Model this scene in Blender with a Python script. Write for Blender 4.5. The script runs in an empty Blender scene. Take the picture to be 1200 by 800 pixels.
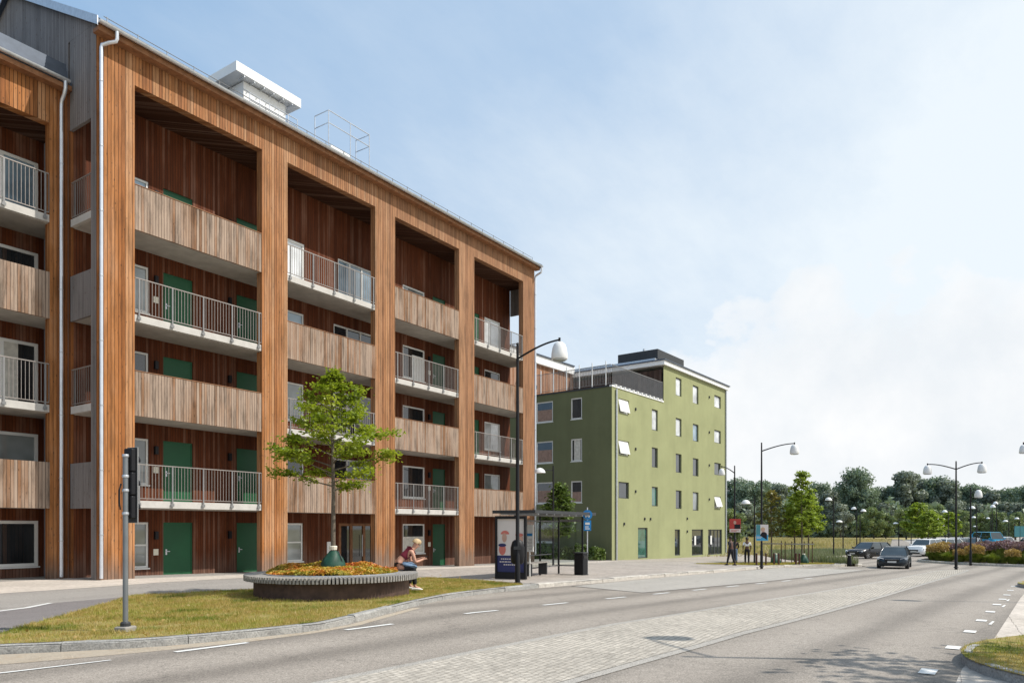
import bpy, bmesh, math, random
import numpy as np
from mathutils import Vector, Matrix
random.seed(7); RNG = np.random.default_rng(11)
R = math.radians; PI = math.pi
scn = bpy.context.scene
COL = scn.collection

# ------------------------------------------------------------------ terrain height
GP = [(-400, 0.0), (12, 0.0), (55, -.86), (80, -1.1), (3000, -1.1)]
def g(x):
    for (a, u), (b, v) in zip(GP, GP[1:]):
        if x <= b: return u + (v-u)*(x-a)/(b-a)
    return -1.1
RD = -.12      # road surface below pavement

# ------------------------------------------------------------------ materials
def nmat(name):
    m = bpy.data.materials.new(name); m.use_nodes = True
    nt = m.node_tree; b = nt.nodes['Principled BSDF']
    return m, nt, b
def node(nt, t, **kw):
    n = nt.nodes.new(t)
    for k, v in kw.items():
        if k in n.inputs: n.inputs[k].default_value = v
        else: setattr(n, k, v)
    return n
def math_(nt, op, a, b=None, c=None):
    n = nt.nodes.new('ShaderNodeMath'); n.operation = op
    for i, v in enumerate((a, b, c)):
        if v is None: continue
        if isinstance(v, (int, float)): n.inputs[i].default_value = v
        else: nt.links.new(v, n.inputs[i])
    return n.outputs[0]
def mixc(nt, f, a, b, mode='MIX'):
    n = nt.nodes.new('ShaderNodeMix'); n.data_type = 'RGBA'; n.blend_type = mode
    for s, v in ((n.inputs[0], f), (n.inputs[6], a), (n.inputs[7], b)):
        if isinstance(v, (int, float)): s.default_value = v
        elif isinstance(v, tuple): s.default_value = v if len(v) == 4 else v+(1,)
        else: nt.links.new(v, s)
    return n.outputs[2]
def ramp(nt, f, stops):
    n = nt.nodes.new('ShaderNodeValToRGB'); e = n.color_ramp.elements
    while len(e) < len(stops): e.new(.5)
    for i, (p, c) in enumerate(stops):
        e[i].position = p; e[i].color = (c if len(c) == 4 else tuple(c)+(1,)) if isinstance(c, tuple) else (c, c, c, 1)
    nt.links.new(f, n.inputs[0]); return n.outputs[0]
def pos(nt): return nt.nodes.new('ShaderNodeNewGeometry').outputs['Position']
def noise(nt, vec, scale, detail=4, rough=.55, out=0):
    n = node(nt, 'ShaderNodeTexNoise'); n.inputs['Scale'].default_value = scale
    n.inputs['Detail'].default_value = detail; n.inputs['Roughness'].default_value = rough
    if vec is not None: nt.links.new(vec, n.inputs['Vector'])
    return n.outputs[out]
def vscale(nt, vec, s):
    n = nt.nodes.new('ShaderNodeMapping'); n.inputs['Scale'].default_value = s
    nt.links.new(vec, n.inputs['Vector']); return n.outputs[0]
def bump(nt, b, h, st=.3, dist=.02):
    n = nt.nodes.new('ShaderNodeBump'); n.inputs['Strength'].default_value = st; n.inputs['Distance'].default_value = dist
    nt.links.new(h, n.inputs['Height']); nt.links.new(n.outputs[0], b.inputs['Normal'])
M = {}
def plain(name, col, rough=.6, metal=0., var=.12, scale=3., spec=.4):
    m, nt, b = nmat(name)
    n = noise(nt, pos(nt), scale, 5)
    c = ramp(nt, n, [(.3, tuple(max(0, v*(1-var)) for v in col)), (.7, tuple(min(1, v*(1+var)) for v in col))])
    nt.links.new(c, b.inputs['Base Color'])
    b.inputs['Roughness'].default_value = rough; b.inputs['Metallic'].default_value = metal
    b.inputs['Specular IOR Level'].default_value = spec
    M[name] = m; return m

def wood(name, stops, w=.125, grey=0., greycol=(.36, .27, .22), gap=.07, stain=.35, xw=0., splash=0., streak=0.):
    m, nt, b = nmat(name)
    p = pos(nt); sep = nt.nodes.new('ShaderNodeSeparateXYZ'); nt.links.new(p, sep.inputs[0])
    u = math_(nt, 'ADD', sep.outputs[0], sep.outputs[1])
    uw = math_(nt, 'DIVIDE', u, w)
    idx = math_(nt, 'FLOOR', uw); fr = math_(nt, 'FRACT', uw)
    wn = node(nt, 'ShaderNodeTexWhiteNoise', noise_dimensions='1D'); nt.links.new(idx, wn.inputs['W'])
    # every board is made of lengths with butt joints
    zz = math_(nt, 'FLOOR', math_(nt, 'DIVIDE', math_(nt, 'ADD', sep.outputs[2], math_(nt, 'MULTIPLY', wn.outputs[0], 9.)), 4.2))
    cmb = nt.nodes.new('ShaderNodeCombineXYZ'); nt.links.new(idx, cmb.inputs[0])
    wn2 = node(nt, 'ShaderNodeTexWhiteNoise', noise_dimensions='2D'); nt.links.new(cmb.outputs[0], wn2.inputs['Vector'])
    base = ramp(nt, wn2.outputs[0], stops)
    # grain streaks along the board
    cv = nt.nodes.new('ShaderNodeCombineXYZ'); nt.links.new(math_(nt, 'MULTIPLY', u, 26.), cv.inputs[0])
    nt.links.new(math_(nt, 'MULTIPLY', idx, 7.3), cv.inputs[1]); nt.links.new(math_(nt, 'MULTIPLY', sep.outputs[2], 1.1), cv.inputs[2])
    gr = noise(nt, cv.outputs[0], 1., 5, .65)
    col = mixc(nt, 1., base, ramp(nt, gr, [(.25, .66), (.75, 1.26)]), 'MULTIPLY')
    # knots
    kv = nt.nodes.new('ShaderNodeCombineXYZ'); nt.links.new(math_(nt, 'MULTIPLY', u, 8.5), kv.inputs[0]); nt.links.new(math_(nt, 'MULTIPLY', sep.outputs[2], 3.2), kv.inputs[1])
    vo = node(nt, 'ShaderNodeTexVoronoi'); vo.inputs['Scale'].default_value = 1.; nt.links.new(kv.outputs[0], vo.inputs['Vector'])
    col = mixc(nt, ramp(nt, vo.outputs[0], [(.07, .85), (.16, 0.)]), col, (.10, .045, .02))
    # weathering: patches gone silver grey, board by board
    sv = nt.nodes.new('ShaderNodeCombineXYZ'); nt.links.new(math_(nt, 'MULTIPLY', u, 1.1), sv.inputs[0]); nt.links.new(math_(nt, 'MULTIPLY', sep.outputs[2], .45), sv.inputs[2])
    big = noise(nt, sv.outputs[0], 1., 4, .6)
    gm = math_(nt, 'ADD', math_(nt, 'MULTIPLY', big, .7), math_(nt, 'MULTIPLY', wn2.outputs[0], .42))
    col = mixc(nt, math_(nt, 'MULTIPLY', ramp(nt, gm, [(.62-.35*grey, 0.), (.86-.35*grey, 1.)]), .25+.65*grey), col, greycol)
    col = mixc(nt, stain, col, mixc(nt, 1., col, ramp(nt, big, [(.35, .55), (.65, 1.15)]), 'MULTIPLY'))
    if xw:      # the boards mix to brown grey towards the far end of the front and higher up
        gx = ramp(nt, math_(nt, 'ADD', math_(nt, 'MULTIPLY_ADD', sep.outputs[0], .033, -.60), math_(nt, 'MULTIPLY_ADD', sep.outputs[2], .022, math_(nt, 'MULTIPLY', big, .45))), [(.25, 0.), (.85, 1.)])
        col = mixc(nt, math_(nt, 'MULTIPLY', gx, xw), col, mixc(nt, 1., (.33, .195, .120), ramp(nt, gr, [(.25, .7), (.75, 1.2)]), 'MULTIPLY'))
    if splash:  # dirt thrown up at the foot of the wall
        sf = math_(nt, 'ADD', sep.outputs[2], math_(nt, 'MULTIPLY', wn2.outputs[0], -.7))
        col = mixc(nt, ramp(nt, math_(nt, 'ADD', sf, .5), [(.25, splash), (.95, 0.)]), col, (.17, .14, .12))
    if streak:
        sv2 = nt.nodes.new('ShaderNodeCombineXYZ'); nt.links.new(math_(nt, 'MULTIPLY', u, 5.), sv2.inputs[0]); nt.links.new(math_(nt, 'MULTIPLY', sep.outputs[2], .5), sv2.inputs[2])
        s2 = noise(nt, sv2.outputs[0], 1., 6, .7)
        col = mixc(nt, 1., col, ramp(nt, s2, [(.36, (1-streak,)*3), (.52, (1., 1., 1.)), (.70, (1.14, 1.14, 1.14))]), 'MULTIPLY')
    gp = math_(nt, 'LESS_THAN', math_(nt, 'MINIMUM', fr, math_(nt, 'SUBTRACT', 1., fr)), gap/2)
    # alternate boards are narrow battens standing forward
    col = mixc(nt, gp, col, (.03, .012, .006))
    nt.links.new(col, b.inputs['Base Color']); b.inputs['Roughness'].default_value = .75; b.inputs['Specular IOR Level'].default_value = .2
    h = math_(nt, 'SUBTRACT', math_(nt, 'ADD', math_(nt, 'MULTIPLY', gr, .15), math_(nt, 'MULTIPLY', wn.outputs[0], .5)), math_(nt, 'MULTIPLY', gp, 1.2))
    bump(nt, b, h, .6, .02)
    M[name] = m; return m
wood('front_boards', [(0., (.25, .088, .026)), (.35, (.36, .138, .042)), (.7, (.43, .180, .060)), (1., (.53, .25, .098))], grey=.15, greycol=(.42, .29, .20), gap=.13, w=.112, xw=.62, splash=.7, streak=.38)
wood('parapet_boards', [(0., (.26, .135, .072)), (.4, (.34, .195, .112)), (1., (.42, .27, .17))], grey=.78, greycol=(.36, .285, .23), w=.098, gap=.12, streak=.55)
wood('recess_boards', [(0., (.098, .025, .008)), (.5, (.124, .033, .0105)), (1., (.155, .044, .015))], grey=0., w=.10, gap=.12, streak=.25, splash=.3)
wood('gable_boards', [(0., (.17, .155, .15)), (.5, (.21, .195, .19)), (1., (.26, .235, .225))], grey=.3, greycol=(.2, .19, .19), gap=.05)
wood('terrace_boards_shaded', [(0., (.05, .03, .022)), (.5, (.065, .038, .028)), (1., (.085, .05, .036))], grey=.1, greycol=(.15, .12, .11))  # terrace timber on the side away from the sun, shade put into the colour
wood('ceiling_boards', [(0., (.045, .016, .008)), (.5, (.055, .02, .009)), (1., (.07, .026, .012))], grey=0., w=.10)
wood('terrace_boards', [(0., (.22, .10, .05)), (.5, (.33, .16, .085)), (1., (.42, .23, .14))], grey=.4, greycol=(.4, .28, .22))
plain('trim_wood', (.26, .12, .055), .7, var=.3, scale=5)
plain('concrete', (.40, .375, .34), .85, var=.14, scale=2.5)
plain('slab_edge', (.50, .48, .45), .8, var=.1)
plain('plinth', (.30, .28, .25), .9)
plain('galvanised', (.55, .57, .60), .38, .75, var=.12, scale=8)
plain('steel_grey', (.20, .215, .225), .45, .5)
plain('pipe_metal', (.66, .69, .74), .3, .55, var=.06, scale=4)
plain('roof_metal', (.09, .11, .145), .5, .3, var=.15)
plain('white_metal', (.80, .80, .79), .4, var=.03)
plain('frame_white', (.72, .72, .70), .5, var=.05)
plain('frame_dark', (.05, .055, .06), .5)
plain('door_green', (.008, .085, .032), .5, var=.12, scale=1.2)
plain('black_paint', (.008, .008, .010), .5, spec=.3)
plain('charcoal', (.035, .037, .04), .55)
plain('rail_metal', (.30, .27, .25), .5, .3)
plain('rail_grey', (.22, .22, .22), .5, .3)
plain('notice', (.70, .66, .55), .6)
plain('curtain', (.55, .53, .48), .9, var=.2, scale=6)
plain('curtain_brown', (.30, .20, .16), .9, var=.2, scale=6)
plain('lamp_white', (.74, .74, .73), .35, var=.04)
plain('rubber', (.02, .02, .02), .8)
plain('rim_metal', (.45, .46, .48), .3, .8)
plain('car_dark', (.022, .032, .042), .22, .35, spec=.6)
plain('car_black', (.016, .017, .02), .22, .3, spec=.6)
plain('car_white', (.75, .76, .77), .25, spec=.6)
plain('car_blue', (.02, .30, .48), .3, spec=.6)
plain('car_silver', (.38, .42, .46), .25, .4, spec=.6)
plain('car_yellow', (.62, .48, .06), .3)
plain('plate', (.6, .6, .58), .5)
plain('skin', (.50, .27, .19), .55, var=.08)
plain('skin_dark', (.10, .05, .035), .55, var=.08)
plain('hair_blond', (.50, .36, .20), .6, var=.25, scale=40)
plain('hair_dark', (.02, .015, .012), .6)
plain('cloth_maroon', (.16, .012, .03), .85)
plain('cloth_black', (.015, .015, .018), .9)
plain('cloth_white', (.70, .71, .72), .85)
plain('denim', (.13, .20, .30), .9, var=.35, scale=14)
plain('shoe_white', (.7, .69, .66), .6)
plain('shoe_dark', (.03, .03, .03), .6)
plain('bag_green', (.008, .055, .035), .55, var=.25, scale=9)
plain('bark', (.13, .105, .08), .9, var=.35, scale=30)
plain('bark_far', (.06, .055, .045), .9)
plain('rust_steel', (.075, .045, .035), .8, var=.3, scale=6)
plain('slat_wood', (.27, .255, .235), .85, var=.4, scale=16)
plain('post_brown', (.07, .028, .018), .7)
plain('poster_white', (.66, .60, .57), .5, var=.03)
plain('poster_navy', (.025, .03, .11), .5)
plain('poster_pink', (.55, .16, .13), .5)
plain('poster_red', (.42, .04, .03), .5)
plain('poster_blue', (.04, .30, .50), .5)
plain('poster_teal', (.06, .22, .24), .5)
plain('poster_face', (.52, .32, .25), .5)
plain('sign_blue', (.01, .20, .50), .4)
plain('paint_white', (.70, .70, .68), .7, var=.12, scale=20)
plain('soil', (.07, .05, .035), .95, var=.3)

def stucco(name, col):
    m, nt, b = nmat(name); p = pos(nt)
    big = noise(nt, p, .35, 6, .65); fine = noise(nt, p, 30, 4)
    st = noise(nt, vscale(nt, p, (1.4, 1.4, .16)), 1., 5)
    spots = noise(nt, p, 1.15, 3)
    c = mixc(nt, 1., ramp(nt, big, [(.3, tuple(v*.88 for v in col)), (.7, tuple(v*1.07 for v in col))]), ramp(nt, st, [(.3, .95), (.6, 1.02)]), 'MULTIPLY')
    c = mixc(nt, ramp(nt, spots, [(.72, 0.), (.80, .35)]), c, tuple(min(1, v*1.35) for v in col))
    nt.links.new(c, b.inputs['Base Color']); b.inputs['Roughness'].default_value = .92; b.inputs['Specular IOR Level'].default_value = .15
    bump(nt, b, fine, .25, .01); M[name] = m
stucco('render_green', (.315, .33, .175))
stucco('render_green_shaded', (.15, .162, .088))  # darker copy of the green render, shade of the side wall painted in

def glass(name, tint, rough=.03):
    m, nt, b = nmat(name)
    n = noise(nt, pos(nt), .9, 2)
    nt.links.new(ramp(nt, n, [(.35, tuple(v*.5 for v in tint)), (.65, tint)]), b.inputs['Base Color'])
    b.inputs['Roughness'].default_value = rough; b.inputs['Specular IOR Level'].default_value = .9; b.inputs['Coat Weight'].default_value = .6
    b.inputs['Coat Roughness'].default_value = .02
    M[name] = m
glass('glass_dark', (.03, .035, .04)); glass('glass_curtain', (.30, .33, .33)); glass('glass_car', (.03, .045, .05)); glass('glass_pale', (.80, .83, .85)); glass('glass_green', (.06, .17, .14)); glass('glass_blue', (.30, .42, .52))  # glass_pale carries the panes' white reflection in its base colour
def clear(name, tint, a):
    m, nt, b = nmat(name); nt.nodes.remove(b)
    t = node(nt, 'ShaderNodeBsdfTransparent', Color=tint+(1,)); gl = node(nt, 'ShaderNodeBsdfGlossy', Roughness=.03)
    fr = node(nt, 'ShaderNodeFresnel', IOR=1.3); mx = node(nt, 'ShaderNodeMixShader')
    nt.links.new(math_(nt, 'ADD', fr.outputs[0], a), mx.inputs[0]); nt.links.new(t.outputs[0], mx.inputs[1]); nt.links.new(gl.outputs[0], mx.inputs[2])
    nt.links.new(mx.outputs[0], nt.nodes['Material Output'].inputs[0]); M[name] = m
clear('clear_glass', (.80, .86, .84), .02)

def asphalt(name, c0, c1, worn=False):
    m, nt, b = nmat(name); p = pos(nt)
    sep = nt.nodes.new('ShaderNodeSeparateXYZ'); nt.links.new(p, sep.inputs[0])
    fine = noise(nt, p, 55, 3, .7); mid = noise(nt, p, 9, 4, .7); big = noise(nt, vscale(nt, p, (.16, .6, 1)), 1., 5, .6)
    c = ramp(nt, big, [(.32, c0), (.68, c1)])
    c = mixc(nt, 1., c, ramp(nt, fine, [(.32, .55), (.5, 1.), (.70, 1.55)]), 'MULTIPLY')
    c = mixc(nt, 1., c, ramp(nt, mid, [(.3, .90), (.7, 1.08)]), 'MULTIPLY')
    if worn:   # wheel tracks running with the lanes
        v = math_(nt, 'ADD', sep.outputs[1], math_(nt, 'MULTIPLY', sep.outputs[0], .075))
        v = math_(nt, 'ADD', v, math_(nt, 'MULTIPLY', math_(nt, 'SUBTRACT', big, .5), .5))
        wv = math_(nt, 'SINE', math_(nt, 'MULTIPLY', v, 2*PI/1.75))
        c = mixc(nt, 1., c, ramp(nt, math_(nt, 'MULTIPLY_ADD', wv, .5, .5), [(0., .74), (.45, .98), (1., 1.08)]), 'MULTIPLY')
        sp = noise(nt, p, 1.4, 5, .7)
        c = mixc(nt, 1., c, ramp(nt, sp, [(.30, .86), (.42, 1.), (.7, 1.0), (.8, 1.12)]), 'MULTIPLY')
    cr = node(nt, 'ShaderNodeTexVoronoi', feature='DISTANCE_TO_EDGE'); cr.inputs['Scale'].default_value = .32
    wob = noise(nt, p, 2.2, 5, .7, 1)
    va = nt.nodes.new('ShaderNodeVectorMath'); va.operation = 'ADD'; nt.links.new(p, va.inputs[0]); nt.links.new(wob, va.inputs[1]); nt.links.new(va.outputs[0], cr.inputs['Vector'])
    c = mixc(nt, ramp(nt, cr.outputs[0], [(.0, .45), (.006, 0.)]), c, (.05, .045, .04))
    nt.links.new(c, b.inputs['Base Color']); b.inputs['Roughness'].default_value = .85; b.inputs['Specular IOR Level'].default_value = .35
    bump(nt, b, fine, .35, .006); M[name] = m
asphalt('asphalt_road', (.255, .224, .192), (.31, .275, .238), True)
asphalt('asphalt_path', (.27, .25, .23), (.32, .30, .275))
asphalt('asphalt_dark', (.17, .155, .152), (.21, .192, .187))
asphalt('asphalt_light', (.33, .31, .28), (.38, .355, .32))

def setts(name, c0, c1, scale, mortar, brick=False, bw=.5, bh=.25, groove=.05):
    m, nt, b = nmat(name); p = pos(nt)
    if brick:
        n = node(nt, 'ShaderNodeTexBrick'); n.inputs['Scale'].default_value = scale; n.inputs['Mortar Size'].default_value = groove
        n.inputs['Brick Width'].default_value = bw; n.inputs['Row Height'].default_value = bh
        n.inputs['Color1'].default_value = c0+(1,); n.inputs['Color2'].default_value = c1+(1,); n.inputs['Mortar'].default_value = mortar+(1,)
        rv = nt.nodes.new('ShaderNodeVectorMath'); rv.operation = 'ADD'
        wob = nt.nodes.new('ShaderNodeVectorMath'); wob.operation = 'SCALE'; wob.inputs['Scale'].default_value = .07
        nt.links.new(noise(nt, p, 6, 2, .5, 1), wob.inputs[0]); nt.links.new(p, rv.inputs[0]); nt.links.new(wob.outputs[0], rv.inputs[1])
        mp = nt.nodes.new('ShaderNodeMapping'); mp.inputs['Rotation'].default_value = (0, 0, R(-3)); nt.links.new(rv.outputs[0], mp.inputs['Vector'])
        nt.links.new(mp.outputs[0], n.inputs['Vector']); c = n.outputs[0]; h = math_(nt, 'SUBTRACT', 1., n.outputs[1])
    mid = noise(nt, p, 7, 5, .75); big = noise(nt, p, .5, 4)
    c = mixc(nt, 1., c, ramp(nt, mid, [(.3, .72), (.7, 1.22)]), 'MULTIPLY'); c = mixc(nt, 1., c, ramp(nt, big, [(.3, .88), (.7, 1.1)]), 'MULTIPLY')
    nt.links.new(c, b.inputs['Base Color']); b.inputs['Roughness'].default_value = .85; b.inputs['Specular IOR Level'].default_value = .3
    hh = math_(nt, 'ADD', h, math_(nt, 'MULTIPLY', mid, .6)); bump(nt, b, hh, .9, .025); M[name] = m
setts('cobbles', (.51, .465, .40), (.40, .365, .315), 1., (.32, .288, .245), True, .115, .095, .009)
setts('paving', (.50, .445, .385), (.56, .50, .44), 1., (.34, .30, .26), True, .9, .9, .006)
setts('paving_small', (.36, .32, .285), (.42, .375, .335), 1., (.27, .24, .21), True, .42, .21, .006)

def granite(name, c0, c1):
    m, nt, b = nmat(name); p = pos(nt)
    a = noise(nt, p, 38, 4, .75); q = noise(nt, p, 5, 4, .7)
    c = mixc(nt, 1., ramp(nt, a, [(.3, c0), (.65, c1)]), ramp(nt, q, [(.3, .75), (.7, 1.2)]), 'MULTIPLY')
    nt.links.new(c, b.inputs['Base Color']); b.inputs['Roughness'].default_value = .8; bump(nt, b, math_(nt, 'ADD', q, math_(nt, 'MULTIPLY', a, .4)), .8, .03); M[name] = m
granite('kerb_stone', (.38, .35, .31), (.60, .56, .50)); granite('kerb_grey', (.18, .178, .17), (.42, .41, .385))

def ground_veg(name, cols, s1=2.5, s2=14):
    m, nt, b = nmat(name); p = pos(nt)
    a = noise(nt, p, s1, 6, .7); f = noise(nt, p, s2, 5, .75)
    k = math_(nt, 'ADD', math_(nt, 'MULTIPLY', a, .65), math_(nt, 'MULTIPLY', f, .35))
    c = ramp(nt, k, [(.34+.36*i/(len(cols)-1), q) for i, q in enumerate(cols)])
    nt.links.new(c, b.inputs['Base Color']); b.inputs['Roughness'].default_value = .95; b.inputs['Specular IOR Level'].default_value = .1
    bump(nt, b, f, .9, .05); M[name] = m
ground_veg('lawn', [(.10, .13, .022), (.20, .20, .05), (.34, .26, .11), (.24, .26, .055), (.40, .30, .15)], .9, 8)
ground_veg('meadow', [(.22, .25, .09), (.32, .28, .13), (.40, .33, .18), (.34, .34, .14)], .05, .8)
ground_veg('lavender_mat', [(.06, .09, .05), (.11, .14, .075), (.16, .17, .11)], .8, 6)
ground_veg('sand', [(.42, .34, .25), (.52, .45, .36), (.44, .32, .21)], 2, 20)

def leafmat(name, cols, trans=.35, s=1.6, hue=0):
    m, nt, b = nmat(name); nt.nodes.remove(b); p = pos(nt)
    a = noise(nt, p, s, 3); r = noise(nt, p, s*9, 2)
    k = math_(nt, 'ADD', math_(nt, 'MULTIPLY', a, .72), math_(nt, 'MULTIPLY', r, .28))
    c = ramp(nt, k, [(.33+.34*i/(len(cols)-1), q) for i, q in enumerate(cols)])
    d = node(nt, 'ShaderNodeBsdfDiffuse'); t = node(nt, 'ShaderNodeBsdfTranslucent'); gl = node(nt, 'ShaderNodeBsdfGlossy', Roughness=.45)
    nt.links.new(c, d.inputs[0]); nt.links.new(mixc(nt, 1., c, (1., 1.05, .55), 'MULTIPLY'), t.inputs[0])
    mx = node(nt, 'ShaderNodeMixShader'); mx.inputs[0].default_value = trans
    nt.links.new(d.outputs[0], mx.inputs[1]); nt.links.new(t.outputs[0], mx.inputs[2])
    m2 = node(nt, 'ShaderNodeMixShader'); m2.inputs[0].default_value = .03
    nt.links.new(mx.outputs[0], m2.inputs[1]); nt.links.new(gl.outputs[0], m2.inputs[2])
    nt.links.new(m2.outputs[0], nt.nodes['Material Output'].inputs[0]); M[name] = m
leafmat('leaf_maple', [(.14, .195, .015), (.27, .335, .03), (.42, .45, .06)], .5, 2.)
leafmat('leaf_bright', [(.14, .20, .03), (.25, .33, .05), (.38, .44, .09)], .45, 2.)
leafmat('leaf_olive', [(.10, .12, .03), (.18, .18, .05), (.26, .20, .06)], .35, 1.)
leafmat('leaf_far_hazed', [(.15, .195, .15), (.20, .26, .185), (.27, .33, .22)], .25, .25)  # distance haze painted into the leaf colour: paler and bluer
leafmat('leaf_far2_hazed', [(.18, .21, .18), (.235, .27, .22), (.30, .33, .26)], .25, .25)  # greyer variant, distance haze in the colour as well
leafmat('leaf_far_light', [(.14, .19, .08), (.20, .25, .11), (.27, .32, .14)], .3, .3)
leafmat('leaf_shrub', [(.05, .09, .02), (.10, .15, .03), (.16, .21, .05)], .3, 2.)
leafmat('leaf_grass', [(.10, .15, .015), (.24, .27, .035), (.50, .36, .13), (.32, .33, .055), (.62, .44, .20)], .35, .9)
leafmat('plume_gold', [(.30, .20, .06), (.42, .28, .10), (.50, .36, .16)], .3, 3.)
leafmat('plume_green', [(.10, .15, .02), (.18, .23, .04), (.28, .30, .07)], .3, 3.)
leafmat('flower_purple', [(.16, .09, .11), (.24, .15, .18), (.30, .22, .23)], .3, 3.)
leafmat('sedum', [(.45, .10, .04), (.60, .22, .05), (.55, .36, .05), (.30, .30, .05), (.66, .28, .12)], .3, 1.5)
leafmat('lavender', [(.15, .19, .10), (.21, .24, .14), (.28, .27, .21)], .3, 1.)
leafmat('meadow_grass', [(.24, .26, .10), (.36, .30, .15), (.44, .36, .21), (.33, .34, .14)], .4, .09)

# ------------------------------------------------------------------ mesh builder
ORG = [Vector((0, 0, 0))]
class MB:
    def __init__(s): s.v = []; s.f = []
    def add(s, vs, fs):
        o = len(s.v); s.v += [tuple(v) for v in vs]; s.f += [tuple(o+i for i in f) for f in fs]; return s
    def box(s, x0, x1, y0, y1, z0, z1):
        return s.add([(x0,y0,z0),(x1,y0,z0),(x1,y1,z0),(x0,y1,z0),(x0,y0,z1),(x1,y0,z1),(x1,y1,z1),(x0,y1,z1)],
                     [(0,3,2,1),(4,5,6,7),(0,1,5,4),(1,2,6,5),(2,3,7,6),(3,0,4,7)])
    def obox(s, c, size, rz=0, rx=0, ry=0):
        m = Matrix.Translation(c) @ Matrix.Rotation(rz, 4, 'Z') @ Matrix.Rotation(ry, 4, 'Y') @ Matrix.Rotation(rx, 4, 'X')
        x, y, z = (a/2 for a in size); t = MB().box(-x, x, -y, y, -z, z)
        return s.add([m @ Vector(v) for v in t.v], t.f)
    def quad(s, a, b, c, d): return s.add([a, b, c, d], [(0, 1, 2, 3)])
    def tube(s, pts, r, n=8, cap=True):
        pts = [Vector(p) for p in pts]; rr = r if isinstance(r, (list, tuple)) else [r]*len(pts); vs = []; fs = []
        prev = None
        for i, p in enumerate(pts):
            d = (pts[min(i+1, len(pts)-1)] - pts[max(i-1, 0)])
            if d.length < 1e-9: d = Vector((0, 0, 1))
            d.normalize()
            a = (prev - d*prev.dot(d)) if prev is not None else (Vector((1, 0, 0)) if abs(d.x) < .9 else Vector((0, 1, 0))) 
            a = a - d*a.dot(d); a.normalize(); prev = a; b = d.cross(a)
            for k in range(n):
                t = 2*PI*k/n; vs.append(p + (a*math.cos(t) + b*math.sin(t))*rr[i])
        for i in range(len(pts)-1):
            for k in range(n): fs.append((i*n+k, i*n+(k+1) % n, (i+1)*n+(k+1) % n, (i+1)*n+k))
        if cap: fs.append(tuple(range(n))[::-1]); fs.append(tuple((len(pts)-1)*n+k for k in range(n)))
        return s.add(vs, fs)
    def lathe(s, prof, n=20, c=(0, 0, 0)):
        vs = []; fs = []
        for r, z in prof:
            for k in range(n): t = 2*PI*k/n; vs.append((c[0]+r*math.cos(t), c[1]+r*math.sin(t), c[2]+z))
        for i in range(len(prof)-1):
            for k in range(n): fs.append((i*n+k, i*n+(k+1) % n, (i+1)*n+(k+1) % n, (i+1)*n+k))
        fs.append(tuple(range(n))[::-1]); fs.append(tuple((len(prof)-1)*n+k for k in range(n)))
        return s.add(vs, fs)
    def loft(s, rings, cap=True):
        n = len(rings[0]); vs = [v for r in rings for v in r]; fs = []
        for i in range(len(rings)-1):
            for k in range(n): fs.append((i*n+k, i*n+(k+1) % n, (i+1)*n+(k+1) % n, (i+1)*n+k))
        if cap: fs.append(tuple(range(n))[::-1]); fs.append(tuple((len(rings)-1)*n+k for k in range(n)))
        return s.add(vs, fs)
    def build(s, name, mat, parent=None, smooth=False, bevel=0, loc=None):
        o_ = ORG[0] if parent is not None else Vector((0, 0, 0))
        me = bpy.data.meshes.new(name)
        me.from_pydata([(v[0]-o_.x, v[1]-o_.y, v[2]-o_.z) for v in s.v], [], s.f); me.update()
        bm = bmesh.new(); bm.from_mesh(me); bmesh.ops.recalc_face_normals(bm, faces=bm.faces); bm.to_mesh(me); bm.free()
        if smooth:
            me.polygons.foreach_set('use_smooth', [True]*len(me.polygons))
            me.set_sharp_from_angle(angle=R(42))
        me.materials.append(M[mat] if isinstance(mat, str) else mat)
        o = bpy.data.objects.new(name, me); COL.objects.link(o)
        if parent is not None: o.parent = parent
        if loc is not None: o.location = loc
        if bevel:
            bv = o.modifiers.new('edge', 'BEVEL'); bv.width = bevel; bv.segments = 2; bv.limit_method = 'ANGLE'
        return o
def tag(o, label=None, cat=None, group=None, kind=None):
    if label: o['label'] = label
    if cat: o['category'] = cat
    if group: o['group'] = group
    if kind: o['kind'] = kind
    return o
def thing(name, label, cat, loc=(0, 0, 0), rz=0, group=None):
    o = bpy.data.objects.new(name, None); COL.objects.link(o); o.location = loc; o.rotation_euler = (0, 0, rz)
    o.empty_display_size = .2
    return tag(o, label, cat, group)
def dup(root, loc, rz=0, scale=1., label=None, group=None):
    r = root.copy(); COL.objects.link(r); r.location = loc; r.rotation_euler = (0, 0, rz); r.scale = (scale,)*3 if isinstance(scale, (int, float)) else scale
    if label: r['label'] = label
    if group: r['group'] = group
    for ch in root.children:
        c = ch.copy(); COL.objects.link(c); c.parent = r
        for q in ch.children:
            d = q.copy(); COL.objects.link(d); d.parent = c
            for w in q.children:
                e = w.copy(); COL.objects.link(e); e.parent = d
    return r
def npmesh(name, V, F, mat, parent=None, smooth=False):
    """V (n,3), F (m,k) arrays"""
    me = bpy.data.meshes.new(name); k = F.shape[1]
    me.vertices.add(len(V)); me.vertices.foreach_set('co', V.astype(np.float32).ravel())
    me.loops.add(F.size); me.loops.foreach_set('vertex_index', F.astype(np.int32).ravel())
    me.polygons.add(len(F)); me.polygons.foreach_set('loop_start', np.arange(0, F.size, k, dtype=np.int32))
    me.update(calc_edges=True); me.validate()
    me.materials.append(M[mat]); o = bpy.data.objects.new(name, me); COL.objects.link(o)
    if parent is not None: o.parent = parent
    return o
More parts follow.
